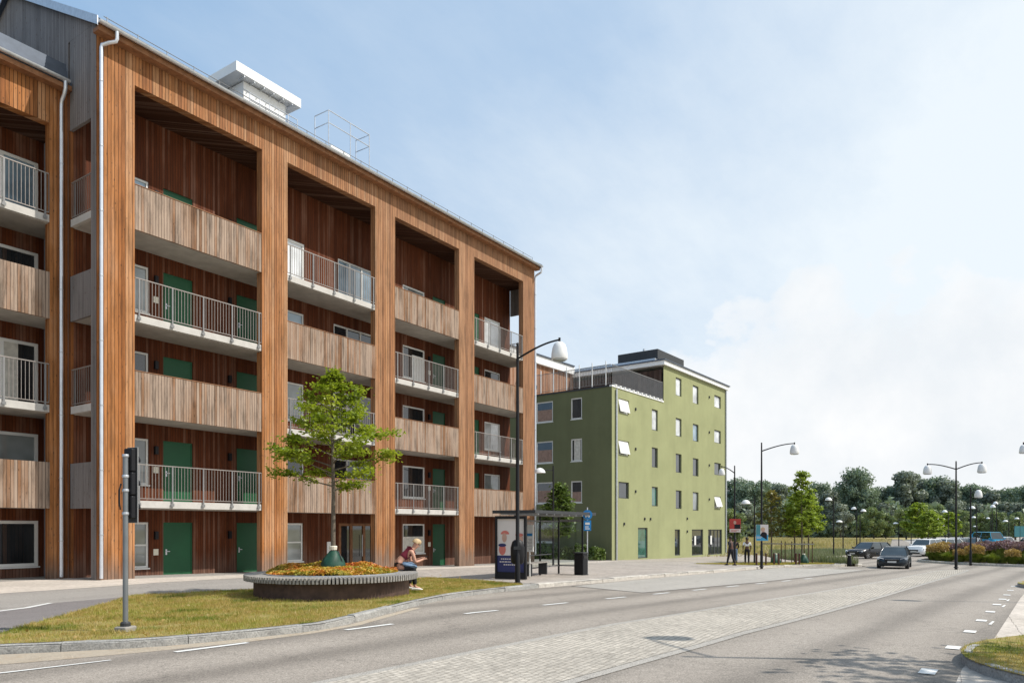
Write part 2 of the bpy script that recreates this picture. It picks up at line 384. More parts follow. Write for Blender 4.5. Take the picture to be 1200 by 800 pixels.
def leaf_arrays(P, size, flat=0., aspect=1.5, nrm=None, jit=.6):
    """a bent two-triangle leaf (4 verts) at each point"""
    n = len(P); a = RNG.normal(size=(n, 3)); 
    if nrm is not None: N = nrm + RNG.normal(size=(n, 3))*jit
    else: N = RNG.normal(size=(n, 3)); N[:, 2] = np.abs(N[:, 2]) + flat
    N /= np.linalg.norm(N, axis=1)[:, None]
    a -= N*(a*N).sum(1)[:, None]; a /= np.linalg.norm(a, axis=1)[:, None]; b = np.cross(N, a)
    s = (size*(.6+.8*RNG.random(n)))[:, None]
    V = np.stack([P-a*s*.5*aspect, P+b*s*.5+N*s*.12, P+a*s*.5*aspect, P-b*s*.5+N*s*.12], 1).reshape(-1, 3)
    F = np.arange(n*4).reshape(n, 4)
    return V, F
def inpoly(X, Y, poly):
    ins = np.zeros(len(X), bool); n = len(poly); j = n-1
    for i in range(n):
        xi, yi = poly[i]; xj, yj = poly[j]
        c = ((yi > Y) != (yj > Y)) & (X < (xj-xi)*(Y-yi)/(yj-yi+1e-12)+xi); ins ^= c; j = i
    return ins
def sheet(name, poly, off, mat, kind='structure', extra=()):
    bm = bmesh.new(); f = bm.faces.new([bm.verts.new((x, y, 0)) for x, y in poly])
    for xc in [12, 55, 80]+list(extra):
        bmesh.ops.bisect_plane(bm, geom=bm.verts[:]+bm.edges[:]+bm.faces[:], plane_co=(xc, 0, 0), plane_no=(1, 0, 0))
    bmesh.ops.triangulate(bm, faces=bm.faces[:])
    for v in bm.verts: v.co.z = g(v.co.x)+off
    bmesh.ops.recalc_face_normals(bm, faces=bm.faces)
    for q in bm.faces:
        if q.normal.z < 0: q.normal_flip()
    me = bpy.data.meshes.new(name); bm.to_mesh(me); bm.free(); me.materials.append(M[mat])
    o = bpy.data.objects.new(name, me); COL.objects.link(o)
    if kind: o['kind'] = kind
    return o
def smooth_line(pts, n=6):
    out = []
    P = [pts[0]]+list(pts)+[pts[-1]]
    for i in range(1, len(P)-2):
        p0, p1, p2, p3 = (Vector(q) for q in P[i-1:i+3])
        for k in range(n):
            t = k/n; out.append(tuple(.5*((2*p1)+(-p0+p2)*t+(2*p0-5*p1+4*p2-p3)*t*t+(-p0+3*p1-3*p2+p3)*t**3)))
    out.append(tuple(pts[-1])); return out
def kerb(name, line, w, top, bot, mat, side=1, stone=1.6):
    """a row of kerb stones with joints, along line (outer edge); w inwards to the left of travel*side"""
    mb = MB(); L = [Vector(p) for p in line]; cum = [0]
    for a, b in zip(L, L[1:]): cum.append(cum[-1]+(b-a).length)
    def at(s):
        for i in range(len(L)-1):
            if s <= cum[i+1] or i == len(L)-2:
                t = (s-cum[i])/max(1e-6, cum[i+1]-cum[i]); d = (L[i+1]-L[i]).normalized(); return L[i].lerp(L[i+1], t), Vector((-d.y, d.x))*side
    s = 0
    while s < cum[-1]-.05:
        e = min(cum[-1], s+stone*random.uniform(.8, 1.2)); k = 5; rings = []; dz = random.uniform(-.008, .012); dn = random.uniform(-.012, .012)
        for i in range(k+1):
            t = s+.006+(e-s-.012)*i/k; p, n = at(t); zt = g(p.x)+top+dz+random.uniform(-.004, .004); zb = g(p.x)+bot
            j = random.uniform(-.008, .008)+dn
            a = p-n*j; q = p+n*w
            rings.append([(a.x, a.y, zb), (a.x, a.y, zt-.03), (a.x+n.x*.03, a.y+n.y*.03, zt), (q.x, q.y, zt), (q.x, q.y, zb)])
        mb.loft(rings); s = e
    o = mb.build(name, mat); o['kind'] = 'structure'; return o

# ------------------------------------------------------------------ ground, road, pavement
c_ = math.cos(R(34.23)); s_ = math.sin(R(34.23))
sheet('ground', [(-300, -900), (2200, -900), (2200, 1500), (-300, 1500)], -.30, 'meadow')
roadpoly = [(-30, -2.6), (8, -2.6), (60, -9), (62, -19), (78, -19), (84, -12), (150, -16), (150, -8), (86, 2), (84, 5.5), (200, 22), (200, 26), (84, 12.5), (76, 13.3), (69.3, 14.3), (63, 13.2), (59, 11), (55.5, 8.6), (53.8, 8.0),
            (46, 12.6), (12, 16), (-30, 18)]
sheet('road', roadpoly, RD, 'asphalt_road')
kl = [(-30, 17), (0, 14), (2.6, 12.6), (4.22, 11.61), (5.11, 10.91), (5.77, 10.43), (6.61, 10.1), (8.13, 9.75), (8.9, 9.80), (11.64, 10.72), (14.2, 11.6), (16.6, 12.05), (19.5, 12.25), (23.2, 12.2), (29.7, 12.2), (36.8, 12.0), (45.4, 11.85)]
klS = smooth_line(kl, 5)
kout = smooth_line(kl+[(49, 10.9), (52.2, 9.3), (54.5, 9.6), (56.6, 13), (57.5, 20), (57, 34)], 5)
pave = [p for p in kout]+[(57, 60), (-60, 60), (-60, 18)]
sheet('pavement', pave, -.004, 'asphalt_path')
kerb('kerb', [p for p in klS if 2 <= p[0] <= 19.6], .15, .006, -.2, 'kerb_grey')
kerb('kerb', [p for p in kout if p[0] >= 19.45 and not (p[0] > 54 and p[1] > 9.5)], .34, .006, -.2, 'kerb_stone', stone=1.0)
# light paved margin along the building, plaza paving, the dark cycle path
sheet('paved_margin', [(-30, 20.5), (10.3, 20.62), (17.1, 21.6), (24, 21.7), (45, 21.7), (45, 23.3), (36.6, 23.34), (11.52, 23.34), (11.5, 25.1), (-30, 25.1)], .001, 'paving')
sheet('bus_stop_paving', [(19.75, 13.0), (20.3, 12.62), (30, 12.56), (36.9, 12.36), (45.5, 12.2), (49.2, 11.2), (52, 9.9), (55.8, 14), (56.6, 21), (56, 30), (45, 34), (45, 21.6), (22, 21.6), (20.4, 17.8)], .001, 'paving_small')
sheet('cycle_path', [(-30, 13), (3, 12.5), (4.88, 12.8), (5.74, 13.68), (7.14, 15.04), (9.32, 17.2), (7.6, 17.1), (6.78, 16.42), (6.17, 16.2), (-30, 15.8)], .001, 'asphalt_dark')
sheet('path_marking', [(2, 16.12), (6.17, 16.2), (6.78, 16.42), (7.5, 17.05), (7.45, 17.14), (6.72, 16.54), (6.14, 16.31), (2, 16.22)], .005, 'paint_white')
verge = [p for p in klS if 2.2 <= p[0] <= 19.3]
vin = [(p[0]+0.0, p[1]+.15) for p in verge]
vpoly = vin+[(19.8, 15.05), (19.73, 17.0), (18.2, 17.0), (14.2, 16.75), (11.92, 16.41), (10.66, 16.92), (9.32, 17.26), (7.14, 15.04), (5.74, 13.68), (4.88, 12.8), (2.2, 12.95)]
sheet('grass_verge', vpoly, .012, 'lawn')
# cobbled median, light asphalt of the bus bay, sand at the kerb
cobL = smooth_line([(-6, 7.0), (5.64, 6.32), (11.15, 5.9), (14.44, 5.6), (19.58, 5.2), (26.35, 4.6), (36.73, 4.0), (47.78, 3.45), (51, 3.1)], 3)
cobR = smooth_line([(52.5, 2.4), (49.35, 2.2), (30.93, 2.85), (20.27, 3.25), (11.99, 3.75), (7.07, 4.2), (-6, 5.3)], 3)
sheet('cobbled_median', cobL+cobR, RD+.012, 'cobbles')
sheet('median_edge', [(x, y+.16) for x, y in cobL]+[(x, y) for x, y in cobL[::-1]], RD+.008, 'asphalt_light')
sheet('median_edge', [(x, y) for x, y in cobR]+[(x, y-.16) for x, y in cobR[::-1]], RD+.008, 'asphalt_light')
sheet('road_joint', [(19.8, 8.86), (28.44, 7.86), (35.61, 7.36), (46, 6.86), (46, 6.90), (35.61, 7.40), (28.44, 7.9), (19.86, 8.90), (21.1, 11.95), (21.02, 11.95)], RD+.007, 'rubber')
sheet('bus_bay', [(21.05, 11.9), (19.83, 8.9), (28.44, 7.9), (35.61, 7.4), (46, 6.9), (46, 11.5), (36, 11.8), (30, 12.0)], RD+.004, 'asphalt_light')
sheet('sand', [(1, 13.2), (2.6, 12.5), (4.22, 11.58), (5.11, 10.89), (5.77, 10.42), (6.61, 10.08), (8.1, 9.72), (9.2, 9.8), (12, 10.75), (12.1, 10.6), (9.3, 9.62), (8.1, 9.5), (7.0, 9.62), (5.6, 10.0), (4.3, 10.5), (2, 11.7)], RD+.004, 'sand')
# lane markings on the left
dl = [((5.83, 9.66), (6.92, 9.54)), ((8.72, 9.35), (9.74, 9.23)), ((11.72, 9.12), (12.68, 9.0)), ((14.38, 8.92), (15.35, 8.83)), ((17.05, 8.66), (18.0, 8.56)), ((19.5, 8.40), (20.4, 8.31)), ((21.9, 8.14), (22.8, 8.05)), ((24.4, 7.9), (25.4, 7.8)), ((27, 7.66), (28, 7.56)), ((29.6, 7.4), (30.6, 7.3)), ((32.2, 7.15), (33.2, 7.05))]
for k, (a, b) in enumerate(dl):
    sheet('lane_marking', [(a[0], a[1]-.055), (b[0], b[1]-.055), (b[0], b[1]+.055), (a[0], a[1]+.055)], RD+.009, 'paint_white')
sheet('lane_marking', [(2.2, 10.42), (3.9, 9.93), (5.0, 9.74), (5.0, 9.79), (3.9, 10.0), (2.2, 10.5)], RD+.009, 'paint_white')
# right side paving, island lawns, edge markings
sheet('side_pavement', [(-30, .6), (9.2, .52), (10.6, .50), (13.77, .24), (25.6, -.22), (31, -.5), (40, -2.3), (60, -8.2), (60, -60), (-30, -60)], RD+.006, 'paving')
for k, (x, y) in enumerate([(10.15, .83), (12.45, .70), (14.94, .59), (17.28, .49), (19.7, .39), (22.2, .30), (24.51, .2), (26.71, .11), (29.6, .02), (32.6, -.08)]):
    L_ = .38
    sheet('edge_marking', [(x-L_/2, y-.085), (x+L_/2, y-.095), (x+L_/2, y+.085), (x-L_/2, y+.095)], RD+.011, 'paint_white')
for x, y in [(11.6, .56), (16.0, .36), (13.3, .47), (23.3, .12), (20.9, .2)][:]:
    if x in (13.3,): continue
    sheet('edge_marking', [(x+.5, y-.05), (x+1.25, y-.09), (x+1.25, y-.05), (x+.5, y)], RD+.011, 'paint_white')
isl = smooth_line([(13.9, -.22), (12.9, .22), (12.2, .43), (11.6, .54), (11.0, .52), (10.45, .36), (10.0, .08), (9.72, -.25), (9.5, -1.2), (9.4, -4)], 5)
sheet('grass_island', isl+[(9.6, -9), (17, -9), (16.4, -3)], .012, 'lawn')
kerb('kerb', isl, .13, .006, -.2, 'kerb_grey', side=1, stone=.9)
isl2 = smooth_line([(37, -1.4), (35.3, -.55), (33.6, -.22), (32.2, -.25), (31.2, -.6), (30.6, -1.4), (30.4, -4)], 5)
sheet('grass_island', isl2+[(31, -8), (45, -8)], .012, 'lawn')
kerb('kerb', isl2, .13, .006, -.2, 'kerb_grey', side=1, stone=.9)
# planted roundabout
RC = (69.3, -3.2); RR = 9.6
circ = [(RC[0]+RR*math.cos(2*PI*k/48), RC[1]+RR*math.sin(2*PI*k/48)) for k in range(48)]
sheet('roundabout', circ, .02, 'soil', extra=(60, 65, 70, 75))
kerb('kerb', [(x, y) for x, y in circ]+[circ[0]], .25, .04, -.25, 'kerb_stone', side=1, stone=1.0)
# lawn strip, planted strip and meadow beyond the plaza
sheet('grass_verge', [(45.6, 12.3), (49.2, 11.3), (52.4, 9.8), (54, 10.0), (54.8, 12.2), (48, 15.6), (44.5, 16.5)], .012, 'lawn')
sheet('parking', [(95, -20), (330, -60), (330, 22), (160, 20), (96, 8)], -.14, 'asphalt_light')

# grass blades (one mass)
def blades(name, poly, n, h0, h1, mat, w=.006, lean=.5, label=None, z0=0., clump=0):
    xs = [p[0] for p in poly]; ys = [p[1] for p in poly]
    X = RNG.uniform(min(xs), max(xs), n*3); Y = RNG.uniform(min(ys), max(ys), n*3)
    k = inpoly(X, Y, poly)
    if clump:
        q = np.sin(X*clump+3*np.sin(Y*clump*.7))*np.sin(Y*clump*1.3+2*np.sin(X*clump*.5)); k &= (q+RNG.random(len(X))*1.6) > .42
    X = X[k][:n]; Y = Y[k][:n]; n = len(X)
    Z = np.interp(X, [a for a, b in GP], [b for a, b in GP])+z0
    H = RNG.uniform(h0, h1, n); A = RNG.uniform(0, 2*PI, n); W = w*RNG.uniform(.6, 1.4, n); B = RNG.uniform(0, 2*PI, n); Ln = H*lean*RNG.random(n)
    P = np.stack([X, Y, Z], 1); dx = np.stack([np.cos(A)*W, np.sin(A)*W, 0*A], 1); t = np.stack([np.cos(B)*Ln, np.sin(B)*Ln, H], 1)
    V = np.stack([P-dx, P+dx, P+t], 1).reshape(-1, 3); F = np.arange(3*n).reshape(n, 3)
    o = npmesh(name, V, F, mat); o['kind'] = 'stuff'
    if label: o['label'] = label; o['category'] = 'grass'
    return o
blades('grass', [p for p in vpoly], 170000, .015, .085, 'leaf_grass', .005, .9, 'patchy half dry grass of the verge around the round bench', clump=2.3)
blades('grass', isl+[(9.6, -9), (17, -9), (16.4, -3)], 60000, .02, .07, 'leaf_grass', .005, .9, 'dry grass on the kerbed island at the lower right', clump=1.3)
blades('grass', [(45.6, 12.3), (49.2, 11.3), (52.4, 9.8), (54, 10.0), (54.8, 12.2), (48, 15.6), (44.5, 16.5)], 12000, .03, .09, 'leaf_grass', .015, .6, 'mown yellow grass strip under the young street trees')
bedp = [(54.6, 9.2), (55.5, 8.7), (59, 11.1), (63, 13.3), (69.3, 14.4), (76, 13.4), (84, 12.6), (86, 17), (75, 20), (66, 17.3), (60, 14.3), (57.2, 12.2)]
sheet('pavement', [(56.9, 12.2), (60, 14.5), (66, 17.5), (72, 20), (76, 24), (76, 60), (56.9, 60)], -.012, 'paving_small')
sheet('planted_bed', bedp, -.01, 'lavender_mat', extra=(60, 70))
kerb('kerb', smooth_line([(54.3, 8.6), (55.5, 8.6), (59, 11), (63, 13.2), (69.3, 14.3), (76, 13.3), (84, 12.5)], 4), .2, .01, -.2, 'kerb_stone')
blades('planted_strip', bedp, 20000, .2, .7, 'lavender', .03, .5, 'grey green perennials in the planted strip before the meadow', z0=-.02)
blades('tall_grass', [(58, 24), (66, 20), (78, 16), (92, 13), (130, 16), (200, 24), (215, 60), (190, 110), (60, 80)], 60000, .2, .65, 'meadow_grass', .09, .9, 'tall dry meadow grass between the plaza and the wood', z0=-.3)
V_, F_ = leaf_arrays(np.stack([*(lambda k: (k[0], k[1]))((lambda X, Y: (X, Y))(RNG.uniform(3, 19, 260), RNG.uniform(10.2, 16.6, 260))), np.full(260, .03)], 1), .045)
k_ = inpoly(V_[::4, 0], V_[::4, 1], vpoly); F_ = F_[k_]
_l = npmesh('fallen_leaves', V_, F_, 'plume_gold'); tag(_l, 'scattered dry fallen leaves lying on the grass verge', 'leaves', kind='stuff')

# ------------------------------------------------------------------ generic building bits
def window(parent, u0, u1, z0, z1, w, T, frame='frame_white', pane='glass_dark', split=0, split_z=0, curtain=None, fw=.07, sill=True, tilt=0, depth=.06):
    """T maps (u, out, z) to local; window plane at out=w; out>0 is toward outside"""
    mb = MB()
    def bx(m, a, b, c, d, e, f):
        vs = [T(*q) for q in [(a,c,e),(b,c,e),(b,d,e),(a,d,e),(a,c,f),(b,c,f),(b,d,f),(a,d,f)]]
        m.add(vs, [(0,3,2,1),(4,5,6,7),(0,1,5,4),(1,2,6,5),(2,3,7,6),(3,0,4,7)])
    o = w+depth
    bx(mb, u0, u0+fw, w, o, z0, z1); bx(mb, u1-fw, u1, w, o, z0, z1); bx(mb, u0+fw, u1-fw, w, o, z0, z0+fw); bx(mb, u0+fw, u1-fw, w, o, z1-fw, z1)
    for k in range(split): uu = u0+(u1-u0)*(k+1)/(split+1); bx(mb, uu-fw*.55, uu+fw*.55, w+.002, o-.002, z0+fw, z1-fw)
    for k in range(split_z): zz = z0+(z1-z0)*(k+1)/(split_z+1); bx(mb, u0+fw, u1-fw, w+.004, o-.006, zz-.03, zz+.03)
    win = mb.build('window', frame, parent)
    m2 = MB()
    if tilt:   # sash swung open, hinged at the top
        dz = z1-z0-2*fw; a = tilt
        p = [T(u0+fw, o+.01+dz*math.sin(a), z1-fw-dz*math.cos(a)), T(u1-fw, o+.01+dz*math.sin(a), z1-fw-dz*math.cos(a)), T(u1-fw, o+.01, z1-fw), T(u0+fw, o+.01, z1-fw)]
        q = [T(u0+fw, o+.05+dz*math.sin(a), z1-fw-dz*math.cos(a)), T(u1-fw, o+.05+dz*math.sin(a), z1-fw-dz*math.cos(a)), T(u1-fw, o+.05, z1-fw), T(u0+fw, o+.05, z1-fw)]
        sa = MB().add(p+q, [(0,3,2,1),(4,5,6,7),(0,1,5,4),(1,2,6,5),(2,3,7,6),(3,0,4,7)]).build('sash', 'frame_white', win); 
        bx(m2, u0+fw, u1-fw, w+.008, w+.018, z0+fw, z1-fw)
    else:
        bx(m2, u0+fw, u1-fw, w+.012, w+.022, z0+fw, z1-fw)
    m2.build('pane', pane, win)
    if curtain:
        m3 = MB(); a, b, kind = curtain
        bx(m3, u0+fw+(u1-u0-2*fw)*a[0], u0+fw+(u1-u0-2*fw)*a[1], w+.023, w+.028, z0+fw+(z1-z0-2*fw)*b[0], z0+fw+(z1-z0-2*fw)*b[1]); m3.build('blind', kind, win)
    if sill:
        m4 = MB(); bx(m4, u0-.04, u1+.04, w+.0, o+.06, z0-.05, z0-.003); m4.build('sill', 'frame_white', win)
    return win
def door(parent, u0, u1, z0, z1, w, T, mat='door_green', lamp=True, handle_left=True):
    def bx(m, a, b, c, d, e, f):
        m.add([T(*q) for q in [(a,c,e),(b,c,e),(b,d,e),(a,d,e),(a,c,f),(b,c,f),(b,d,f),(a,d,f)]], [(0,3,2,1),(4,5,6,7),(0,1,5,4),(1,2,6,5),(2,3,7,6),(3,0,4,7)])
    m = MB(); bx(m, u0+.05, u1-.05, w, w+.035, z0, z1-.05); d = m.build('door', mat, parent)
    f = MB(); bx(f, u0, u0+.048, w, w+.05, z0, z1); bx(f, u1-.048, u1, w, w+.05, z0, z1); bx(f, u0+.05, u1-.05, w, w+.05, z1-.048, z1); f.build('frame', mat, d)
    h = MB(); hu = u0+.14 if handle_left else u1-.14; s = 1 if handle_left else -1
    bx(h, hu-.03, hu+.03, w+.036, w+.045, z0+.95, z0+1.15); bx(h, *(sorted((hu, hu+s*.12))), w+.06, w+.08, z0+1.06, z0+1.085); bx(h, hu-.012, hu+.012, w+.045, w+.06, z0+1.06, z0+1.085)
    h.build('handle', 'galvanised', d); return d
def railing(parent, p0, p1, z0, z1, mat, edge, posts=4, step=.105, proud=0, glass_=False, bars=True):
    """balusters from p0 to p1 (2d)"""
    a = Vector(p0); b = Vector(p1); L = (b-a).length; d = (b-a)/L; ang = math.atan2(d.y, d.x); mb = MB()
    mid = (a+b)/2
    mb.obox((mid.x, mid.y, z1-.015), (L, .04, .03), ang); mb.obox((mid.x, mid.y, z0+.05), (L, .025, .025), ang)
    n = int(L/step)
    if bars:
        for k in range(n+1):
            p = a+d*(L*k/n); mb.obox((p.x, p.y, (z0+.0625+z1-.03)/2), (.013, .013, z1-.03-z0-.0625), ang)
    r = mb.build('railing', mat, parent)
    for k in range(posts):
        pm = MB(); p = a+d*(.12+(L-.24)*k/(posts-1)); o = Vector((d.y, -d.x))*.035
        pm.obox((p.x+o.x, p.y+o.y, (z1-.2+z0)/2-.02), (.05, .018, z1-z0+.16), ang)
        pm.obox((p.x+o.x, p.y+o.y, z0-.14), (.11, .03, .09), ang)
        pm.build('post', 'rail_grey', r)
    return r
def wall_holes(mb, T, u0, u1, z0, z1, holes, depth, w=0.):
    us = sorted({u0, u1, *[v for h in holes for v in h[:2] if u0 < v < u1]}); zs = sorted({z0, z1, *[v for h in holes for v in h[2:] if z0 < v < z1]})
    for a, b in zip(us, us[1:]):
        for c, d in zip(zs, zs[1:]):
            mu, mz = (a+b)/2, (c+d)/2
            if any(h[0] < mu < h[1] and h[2] < mz < h[3] for h in holes): continue
            mb.quad(T(a, w, c), T(b, w, c), T(b, w, d), T(a, w, d))
    for a, b, c, d in holes:
        i = w-depth
        mb.quad(T(a, w, c), T(a, i, c), T(a, i, d), T(a, w, d)); mb.quad(T(b, w, c), T(b, w, d), T(b, i, d), T(b, i, c))
        mb.quad(T(a, w, d), T(a, i, d), T(b, i, d), T(b, w, d)); mb.quad(T(a, w, c), T(b, w, c), T(b, i, c), T(a, i, c))

# ------------------------------------------------------------------ the wooden apartment building
YF, YB, X0, X1, EV, RY = 23.33, 25.0, 11.5, 36.65, 16.85, 29.3
PX = [(11.5, 12.7), (17.55, 18.73), (23.52, 24.77), (29.48, 30.78), (35.43, 36.65)]
BAY = [(a[1], b[0]) for a, b in zip(PX, PX[1:])]
LV = [2.5, 5.5, 8.5, 11.5]
def main_building():
    T0 = thing('apartment_building', 'long five storey timber clad apartment building with gallery balconies and green doors', 'building', (X0, YF, 0))
    ORG[0] = Vector((X0, YF, 0)); tz = 15.85
    mb = MB()
    for a, b in PX: mb.box(a, b, YF, YF+.30, -.9, EV)
    for a, b in BAY: mb.box(a, b, YF, YF+.30, tz, EV)
    for xa in (X0, X1-.1): MB().box(xa, xa+.1, YF+.302, YB, 14.35, 17.2).build('side_header', 'gable_boards', T0)
    mb.build('front_wall', 'front_boards', T0)
    # narrow shadow joints where the cladding is broken
    # recess back wall with its openings
    T = lambda u, o, z: (u, YB-o, z)
    holes = []; wins = []; doors = []
    def W(u0, u1, z0, z1, **k): wins.append((u0, u1, z0, z1, k)); holes.append((u0, u1, z0, z1))
    def D(u0, u1, z0): doors.append((u0, u1, z0, z0+(2.25 if z0 > 0 else 2.05+z0*0))); holes.append((u0, u1, z0, doors[-1][3]))
    G_ = ['glass_dark', 'glass_curtain', 'glass_dark', 'glass_blue']
    for i, L in enumerate([-.3]+LV):
        f = L if i else -.30
        top = L+2.22 if i else 1.81
        zb = L+.62 if i else .22
        # bay 1
        W(13.05, 14.1, zb, top, pane=['glass_curtain', 'glass_curtain', 'glass_dark', 'glass_curtain', 'glass_blue'][i], split_z=1 if i in (0, ) else 0)
        holes.append((14.64, 15.78, f, top)); doors.append((14.64, 15.78, f, top)); holes.append((17.64, 18.78, f, top)); doors.append((17.64, 18.78, f, top))
        # bay 2
        if i == 4:
            W(19.75, 20.97, L+.03, top, pane='glass_pale', fw=.09); W(22.85, 25.1, L+.03, top, pane='glass_blue', split=2)
        elif i == 0:
            W(19.95, 20.88, .20, top, pane='glass_curtain', split_z=1)
        else:
            W(19.75, 20.93, zb, top, pane=['', 'glass_dark', 'glass_curtain', 'glass_blue'][i]); W(22.6, 25.1, L+.35 if i == 2 else zb, top, pane='glass_dark', split=2)
        # bay 3
        W(27.1, 28.75, zb if i else .32, top, pane=['glass_dark', 'glass_dark', 'glass_dark', 'glass_dark', 'glass_curtain'][i], curtain=([(0, 1), (0, .58), 'curtain'] if i == 0 else [(.45, 1), (0, .8), 'frame_white'] if i == 3 else None))
        holes.append((29.38, 30.42, f if i else -.6, top)); doors.append((29.38, 30.42, f if i else -.6, top))
        # bay 4
        if i:
            W(33.95, 35.5, zb, top, pane=['', 'glass_curtain', 'glass_pale', 'glass_dark', 'glass_pale'][i]); holes.append((32.35, 33.45, f, top)); doors.append((32.35, 33.45, f, top))
    holes.append((22.9, 25.0, -.5, 1.82))
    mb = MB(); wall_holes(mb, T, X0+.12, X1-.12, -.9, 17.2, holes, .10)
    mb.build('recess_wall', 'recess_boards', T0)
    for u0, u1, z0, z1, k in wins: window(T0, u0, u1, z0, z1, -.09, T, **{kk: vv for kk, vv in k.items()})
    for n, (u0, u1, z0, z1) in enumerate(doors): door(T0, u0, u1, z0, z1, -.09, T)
    # entrance: glazed timber doors
    en = MB()
    for a in (22.9, 23.6, 24.4, 24.94): en.box(a, a+(.14 if a != 24.94 else .06), YB+.0, YB+.08, -.5, 1.7)
    en.box(22.9, 25.0, YB-.01, YB+.08, 1.701, 1.82)
    e = en.build('entrance', 'trim_wood', T0)
    MB().box(23.04, 24.94, YB+.05, YB+.06, -.4, 1.70).build('pane', 'glass_dark', e)
    hd = MB(); hd.tube([(24.3, YB-.05, .3), (24.3, YB-.05, 1.3)], .015, 6); hd.build('handle', 'galvanised', e)
    # small fittings: wall lamps beside the doors, notices
    for i, L in enumerate([-.3]+LV):
        for u in (14.35, 17.3, 29.05, 32.0, 26.2):
            if i == 0 and u == 26.2: continue
            z = L+1.85 if i else 1.35
            m = MB(); m.box(u-.06, u+.06, YB-.11, YB-.002, z-.14, z+.14); m.build('wall_lamp', 'black_paint', T0)
        for u in (14.36, 29.1):
            z = L+1.15 if i else .75
            m = MB(); m.box(u-.09, u+.09, YB-.02, YB-.002, z-.10, z+.12); m.build('notice', 'notice', T0)
    m = MB(); m.box(22.2, 22.45, YB-.03, YB-.002, .45, 1.0); m.build('notice', 'frame_white', T0)
    # gallery floors
    for L in LV:
        MB().box(X0+.14, X1-.14, YF+.13, YB-.004, L-.25, L).build('gallery_slab', 'concrete', T0)
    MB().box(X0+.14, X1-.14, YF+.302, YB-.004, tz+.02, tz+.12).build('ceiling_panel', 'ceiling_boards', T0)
    kinds = ['RPRP', 'PRPR', 'RPRP', 'PRPR']
    for b, (a, c) in enumerate(BAY):
        for l, L in enumerate(LV):
            if kinds[b][l] == 'P':
                pm = MB()
                pm.box(a+.003, c-.003, YF+.01, YF+.10, L-.27, L+1.17)
                o = pm.build('parapet', 'parapet_boards', T0)
                MB().box(a+.005, c-.005, YF-.005, YF+.115, L+1.172, L+1.195).build('coping', 'trim_wood', o)
            else:
                MB().box(a+.003, c-.003, YF+.03, YF+.128, L-.23, L+.0).build('slab_edge', 'slab_edge', T0)
                railing(T0, (a+.02, YF+.02), (c-.02, YF+.02), L+.02, L+1.19, 'rail_metal', None, posts=5, step=.112)
    # side openings at both ends: the parapet / railing order is reversed there
    for xs, s in ((X0, 1), (X1, -1)):
        for l, L in enumerate(LV):
            x = xs+.05*s
            if l in ((0, 2) if s == 1 else (0, 2)):
                pm = MB(); pm.box(*sorted((xs+.01*s, xs+.09*s)), YF+.305, YB-.01, L-.27, L+1.17); pm.build('parapet', 'gable_boards', T0)
            else:
                MB().box(*sorted((xs+.02*s, xs+.135*s)), YF+.305, YB-.01, L-.23, L).build('slab_edge', 'slab_edge', T0)
                railing(T0, (x, YF+.33), (x, YB-.03), L+.02, L+1.19, 'rail_metal', None, posts=2, step=.112)
    for a in (X0+.11,):   # corner post at the back of the side opening
        MB().box(X0+.002, X0+.118, YB+.002, YB+.10, -.9, 15.9).build('corner_post', 'front_boards', T0)
    # gable walls
    D2 = RY+ (RY-YF)
    sl = .557
    for xs, s in ((X0, 1), (X1, -1)):
        pts = [(YB, -.9), (D2, -.9), (D2, 17.15), (RY, 17.15+sl*(RY-YF)), (YF+.0, 17.15), (YF, EV), (YF+.3, EV), (YF+.3, 17.201), (YB, 17.201)]
        pts = [(YB+.102, -.9), (D2, -.9), (D2, 17.15), (RY, 17.15+sl*(RY-YF)), (YB+.102, 17.15+sl*(YB+.1-YF))]
        m = MB(); a = xs; b = xs+.1*s
        m.loft([[(a, y, z) for y, z in pts], [(b, y, z) for y, z in pts]])
        pts = [(YF, EV+.003), (YF+.3, EV+.003), (YF+.3, 17.203), (YB+.10, 17.203), (YB+.10, 17.15+sl*(YB+.1-YF)), (YF, 17.15)]
        m.loft([[(a-.002*s, y, z) for y, z in pts], [(b, y, z) for y, z in pts]])
        m.build('gable_wall', 'gable_boards', T0)
    # grey outer face on the side of the corner pillar (weathered, faces away from the sun)
    MB().box(X0-.012, X0-.002, YF+.0, YF+.30, -.9, EV+.1).build('corner_board', 'gable_boards', T0)
    MB().box(X0+.1, X1-.1, D2-.1, D2, -.9, 17.15).build('rear_wall', 'gable_boards', T0)
    # roof: two pitches with overhang
    r = MB(); th = .10; ea = YF-.42; ez = 17.22-.0
    for s in (1, -1):
        e_ = ea if s == 1 else 2*RY-ea; ze = 17.15+sl*(ea-YF)+.05
        rz_ = 17.15+sl*(RY-YF)+.05
        y0, y1 = e_, RY+(-.0 if s == 1 else .0)
        r.loft([[(X0-.16, y0, ze), (X0-.16, y1, rz_), (X0-.16, y1, rz_+th), (X0-.16, y0, ze+th)], [(X1+.16, y0, ze), (X1+.16, y1, rz_), (X1+.16, y1, rz_+th), (X1+.16, y0, ze+th)]])
    rf = r.build('roof', 'roof_metal', T0)
    ps = MB()
    for k in range(int((X1-X0+.3)/.55)):     # standing seams
        x = X0-.1+k*.55; y0 = ea; z0 = 17.15+sl*(ea-YF)+.155; z1 = 17.15+sl*(RY-YF)+.155
        ps.loft([[(x, y0, z0), (x+.02, y0, z0), (x+.02, y0, z0+.03), (x, y0, z0+.03)], [(x, RY, z1), (x+.02, RY, z1), (x+.02, RY, z1+.03), (x, RY, z1+.03)]])
    ps.build('seam', 'roof_metal', rf)
